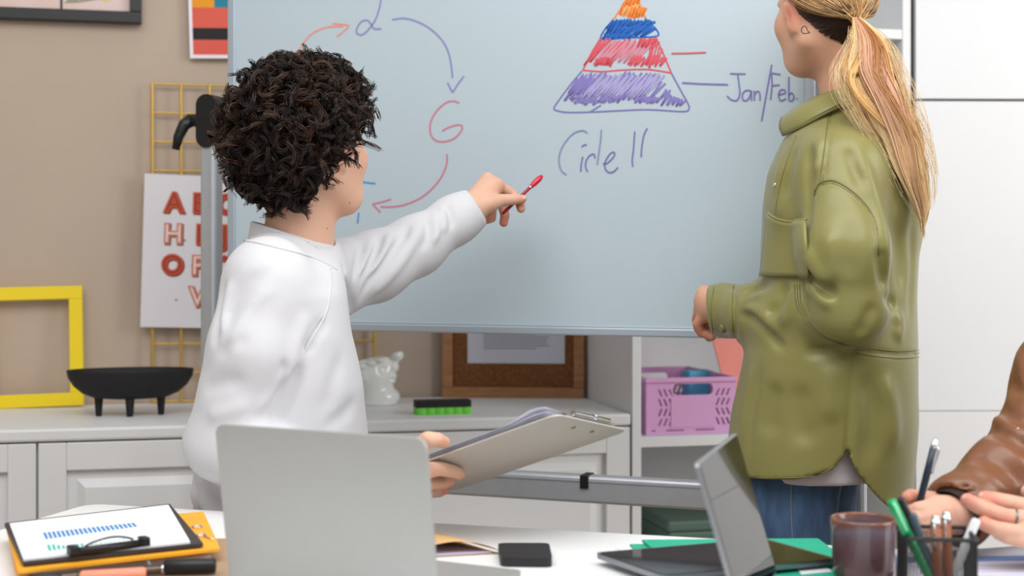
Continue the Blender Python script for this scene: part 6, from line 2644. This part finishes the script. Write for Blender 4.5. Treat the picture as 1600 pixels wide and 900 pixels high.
eyes(BRN, HB, FBH, (0, 0, 1))
# finger nail and ring
for px, py, d_, an in ((1509, 778, 1.8625, .5), (1535, 774.5, 1.876, .2)):
    MB().box(P(px, py, d_), (.009, .004, .0065), .0015, rot=Matrix.Rotation(an, 4, 'Y')).build('nail', M_nail, body, world=True)
a, b = A(P(1584, 810, 1.868)), A(P(1560, 804, 1.868))
dr_ = (b - a) / np.linalg.norm(b - a)
u = np.cross(dr_, [0, 0, 1.0])
u /= np.linalg.norm(u)
w_ = np.cross(dr_, u)
t = thing('finger_ring', 'dark silver ring on the finger of the hand at the right edge', 'ring', Matrix.Translation(Vector(a)))
MB().tube([Vector(a + .0116 * (u * math.cos(k) + w_ * math.sin(k))) for k in np.linspace(0, 2 * PI, 24, endpoint=False)], .0018, 8, True).build('band', mat('ring_silver', rgb(130, 130, 134), .3, metal=.9), t, world=True)
# short brown hair, trousers, chair
at, f_, l_, u_ = head_frame(HB, FBH, (0, 0, 1))


def bhair(X):
    d = f_ell(X, at(-.012, 0, .03), (.106, .086, .106), (f_, l_, u_)) - .003 * np.sin(X[:, 0] * 160) * np.sin(X[:, 1] * 150 + X[:, 2] * 90)
    q = (X - A(HB)) @ np.array([f_, l_, u_]).T
    d = smax(d, (q[:, 0] - .05) - (q[:, 2] - .06) * .6, .006)
    return smax(d, -(q[:, 2] + .05 - .5 * np.minimum(q[:, 0], 0)), .006)


V, Q = surfnet(bhair, A(HB) - .15, A(HB) + .17, .005)
np_mesh('hair', V, Q, mat('brown_hair', rgb(70, 48, 34), .6, bump=.5, bscale=180), BRN)


def btr(X):
    d = f_ell(X, b3(0, 0, .52), (.14, .18, .10), ((FB[0], FB[1], 0), (LB[0], LB[1], 0), (0, 0, 1)))
    for s_ in (-1, 1):
        d = smin(d, f_chain(X, [b3(.02, s_ * .09, .50), b3(.40, s_ * .10, .49), b3(.38, s_ * .10, .09)], [.085, .062, .05]), .03)
    return smax(d, .05 - X[:, 2], .004)


V, Q = surfnet(btr, (pc.x - .6, pc.y - .5, .02), (pc.x + .3, pc.y + .35, .68), .012)
np_mesh('trousers', V, Q, M_trs, BRN)
for s_ in (-1, 1):
    def shoe3(X, s_=s_):
        d = f_chain(X, [b3(.36, s_ * .10, .055), b3(.50, s_ * .10, .045), b3(.56, s_ * .10, .035)], [.046, .042, .033], .02)
        return smax(d, .002 - X[:, 2], .006)
    c_ = np.array(b3(.46, s_ * .10, .06))
    V, Q = surfnet(shoe3, c_ - .2, c_ + .2, .009)
    np_mesh('shoe', V, Q, M_black, BRN)
t = thing('chair', 'plain chair under the person in the brown jacket', 'chair', Matrix.Translation((pc.x, pc.y, 0)) @ Matrix.Rotation(math.atan2(FB[1], FB[0]), 4, 'Z'))
MB().box((0.02, 0, .39), (.44, .44, .03), .01).build('seat', M_black, t)
MB().box((-.25, 0, .72), (.025, .42, .34), .01).build('backrest', M_black, t)
for sx in (-.19, .2):
    for sy in (-.19, .19):
        MB().cyl((sx, sy, 0), (sx, sy, .38), .012, None, 10).build('leg', M_steel, t)
for sy in (-.17, .17):
    MB().cyl((-.2, sy, .38), (-.25, sy, .56), .01, None, 10).build('back_post', M_steel, t)

# the dark pen in the right hand
a, b = P(1462, 686, 1.925), P(1435, 793, 1.93)
t = thing('dark_pen', 'dark navy click pen held upright by the hand in brown leather', 'pen', Matrix.Translation(b))
dd = b - a
M_navy = mat('pen_navy', rgb(34, 46, 60), .3)
MB().tube([a, a + dd * .015, a + dd * .05, a + dd * .055, a + dd * .1, a + dd * .13], [.0022, .0034, .0034, .0042, .0046, .0048], 14).build('push_button', M_steel, t, world=True)
MB().tube([a + dd * .13, a + dd * .5, b - dd * .06, b], [.0048, .005, .0048, .0036], 14).build('barrel', M_navy, t, world=True)
MB().tube([a + dd * .11 + Vector((.004, -.002, 0)), a + dd * .16 + Vector((.0075, -.003, 0)), a + dd * .48 + Vector((.0065, -.003, 0)), a + dd * .5 + Vector((.0055, -.0025, 0))], [.0012, .0014, .0014, .002], 8).build('clip', M_steel, t, world=True)

# white ceramic head planter on the worktop
vb = P(598, 631, .406 * F / 231)
VC = np.array([vb.x - .012, vb.y, CT])
t = thing('head_vase', 'glossy white ceramic face planter beside the white sweater', 'vase', Matrix.Translation(tuple(VC)))
vu = 3.9 / F


def vase(X):
    q = X - VC
    x, y, z = q[:, 0] / vu, q[:, 1] / vu, q[:, 2] / vu      # in pixels of the photograph's scale
    Y = np.stack([x, y, z], 1)
    R3 = np.eye(3)
    d = f_ell(Y, (-14, 0, 48), (38, 36, 44))
    d = smin(d, f_cone(Y, (-6, 0, -6), (-8, 0, 24), 36, 26), 10)
    d = smin(d, f_ell(Y, (6, 0, 12), (28, 28, 16)), 8)
    d = smin(d, f_ell(Y, (30, 0, 76), (10, 14, 10)), 6)      # brow roll at the rim
    d = smin(d, f_ell(Y, (24, -4, 58), (9, 11, 9)), 6)       # nose
    d = smin(d, f_ell(Y, (23, -4, 44), (7, 12, 4.5)), 4)     # lips
    d = smin(d, f_ell(Y, (21, -4, 36), (7, 11, 4)), 4)
    d = smin(d, f_ell(Y, (14, -4, 26), (9, 12, 7)), 6)       # chin
    for k, (a_, b_) in enumerate(((-22, 60), (-22, 50), (-20, 42), (-8, 66), (6, 70))):
        d = smin(d, f_ell(Y, (a_, -32, b_), (8, 6, 4)), 4)   # curls of the modelled hair
    d = smax(d, -f_ell(Y, (14, -30, 56), (9, 9, 7)), 8)
    d = smax(d, (z - 74 - .26 * x) * .96, 3)
    d = smax(d, -f_ell(Y, (-12, 0, 62), (28, 27, 44)), 3)
    return smax(d, -z, 2) * vu


V, Q = surfnet(vase, VC - [.10, .09, .02], VC + [.09, .09, .18], .0024)
np_mesh('vase_body', V, Q, mat('ceramic_white', rgb(226, 226, 222), .12, coat=.4), t)
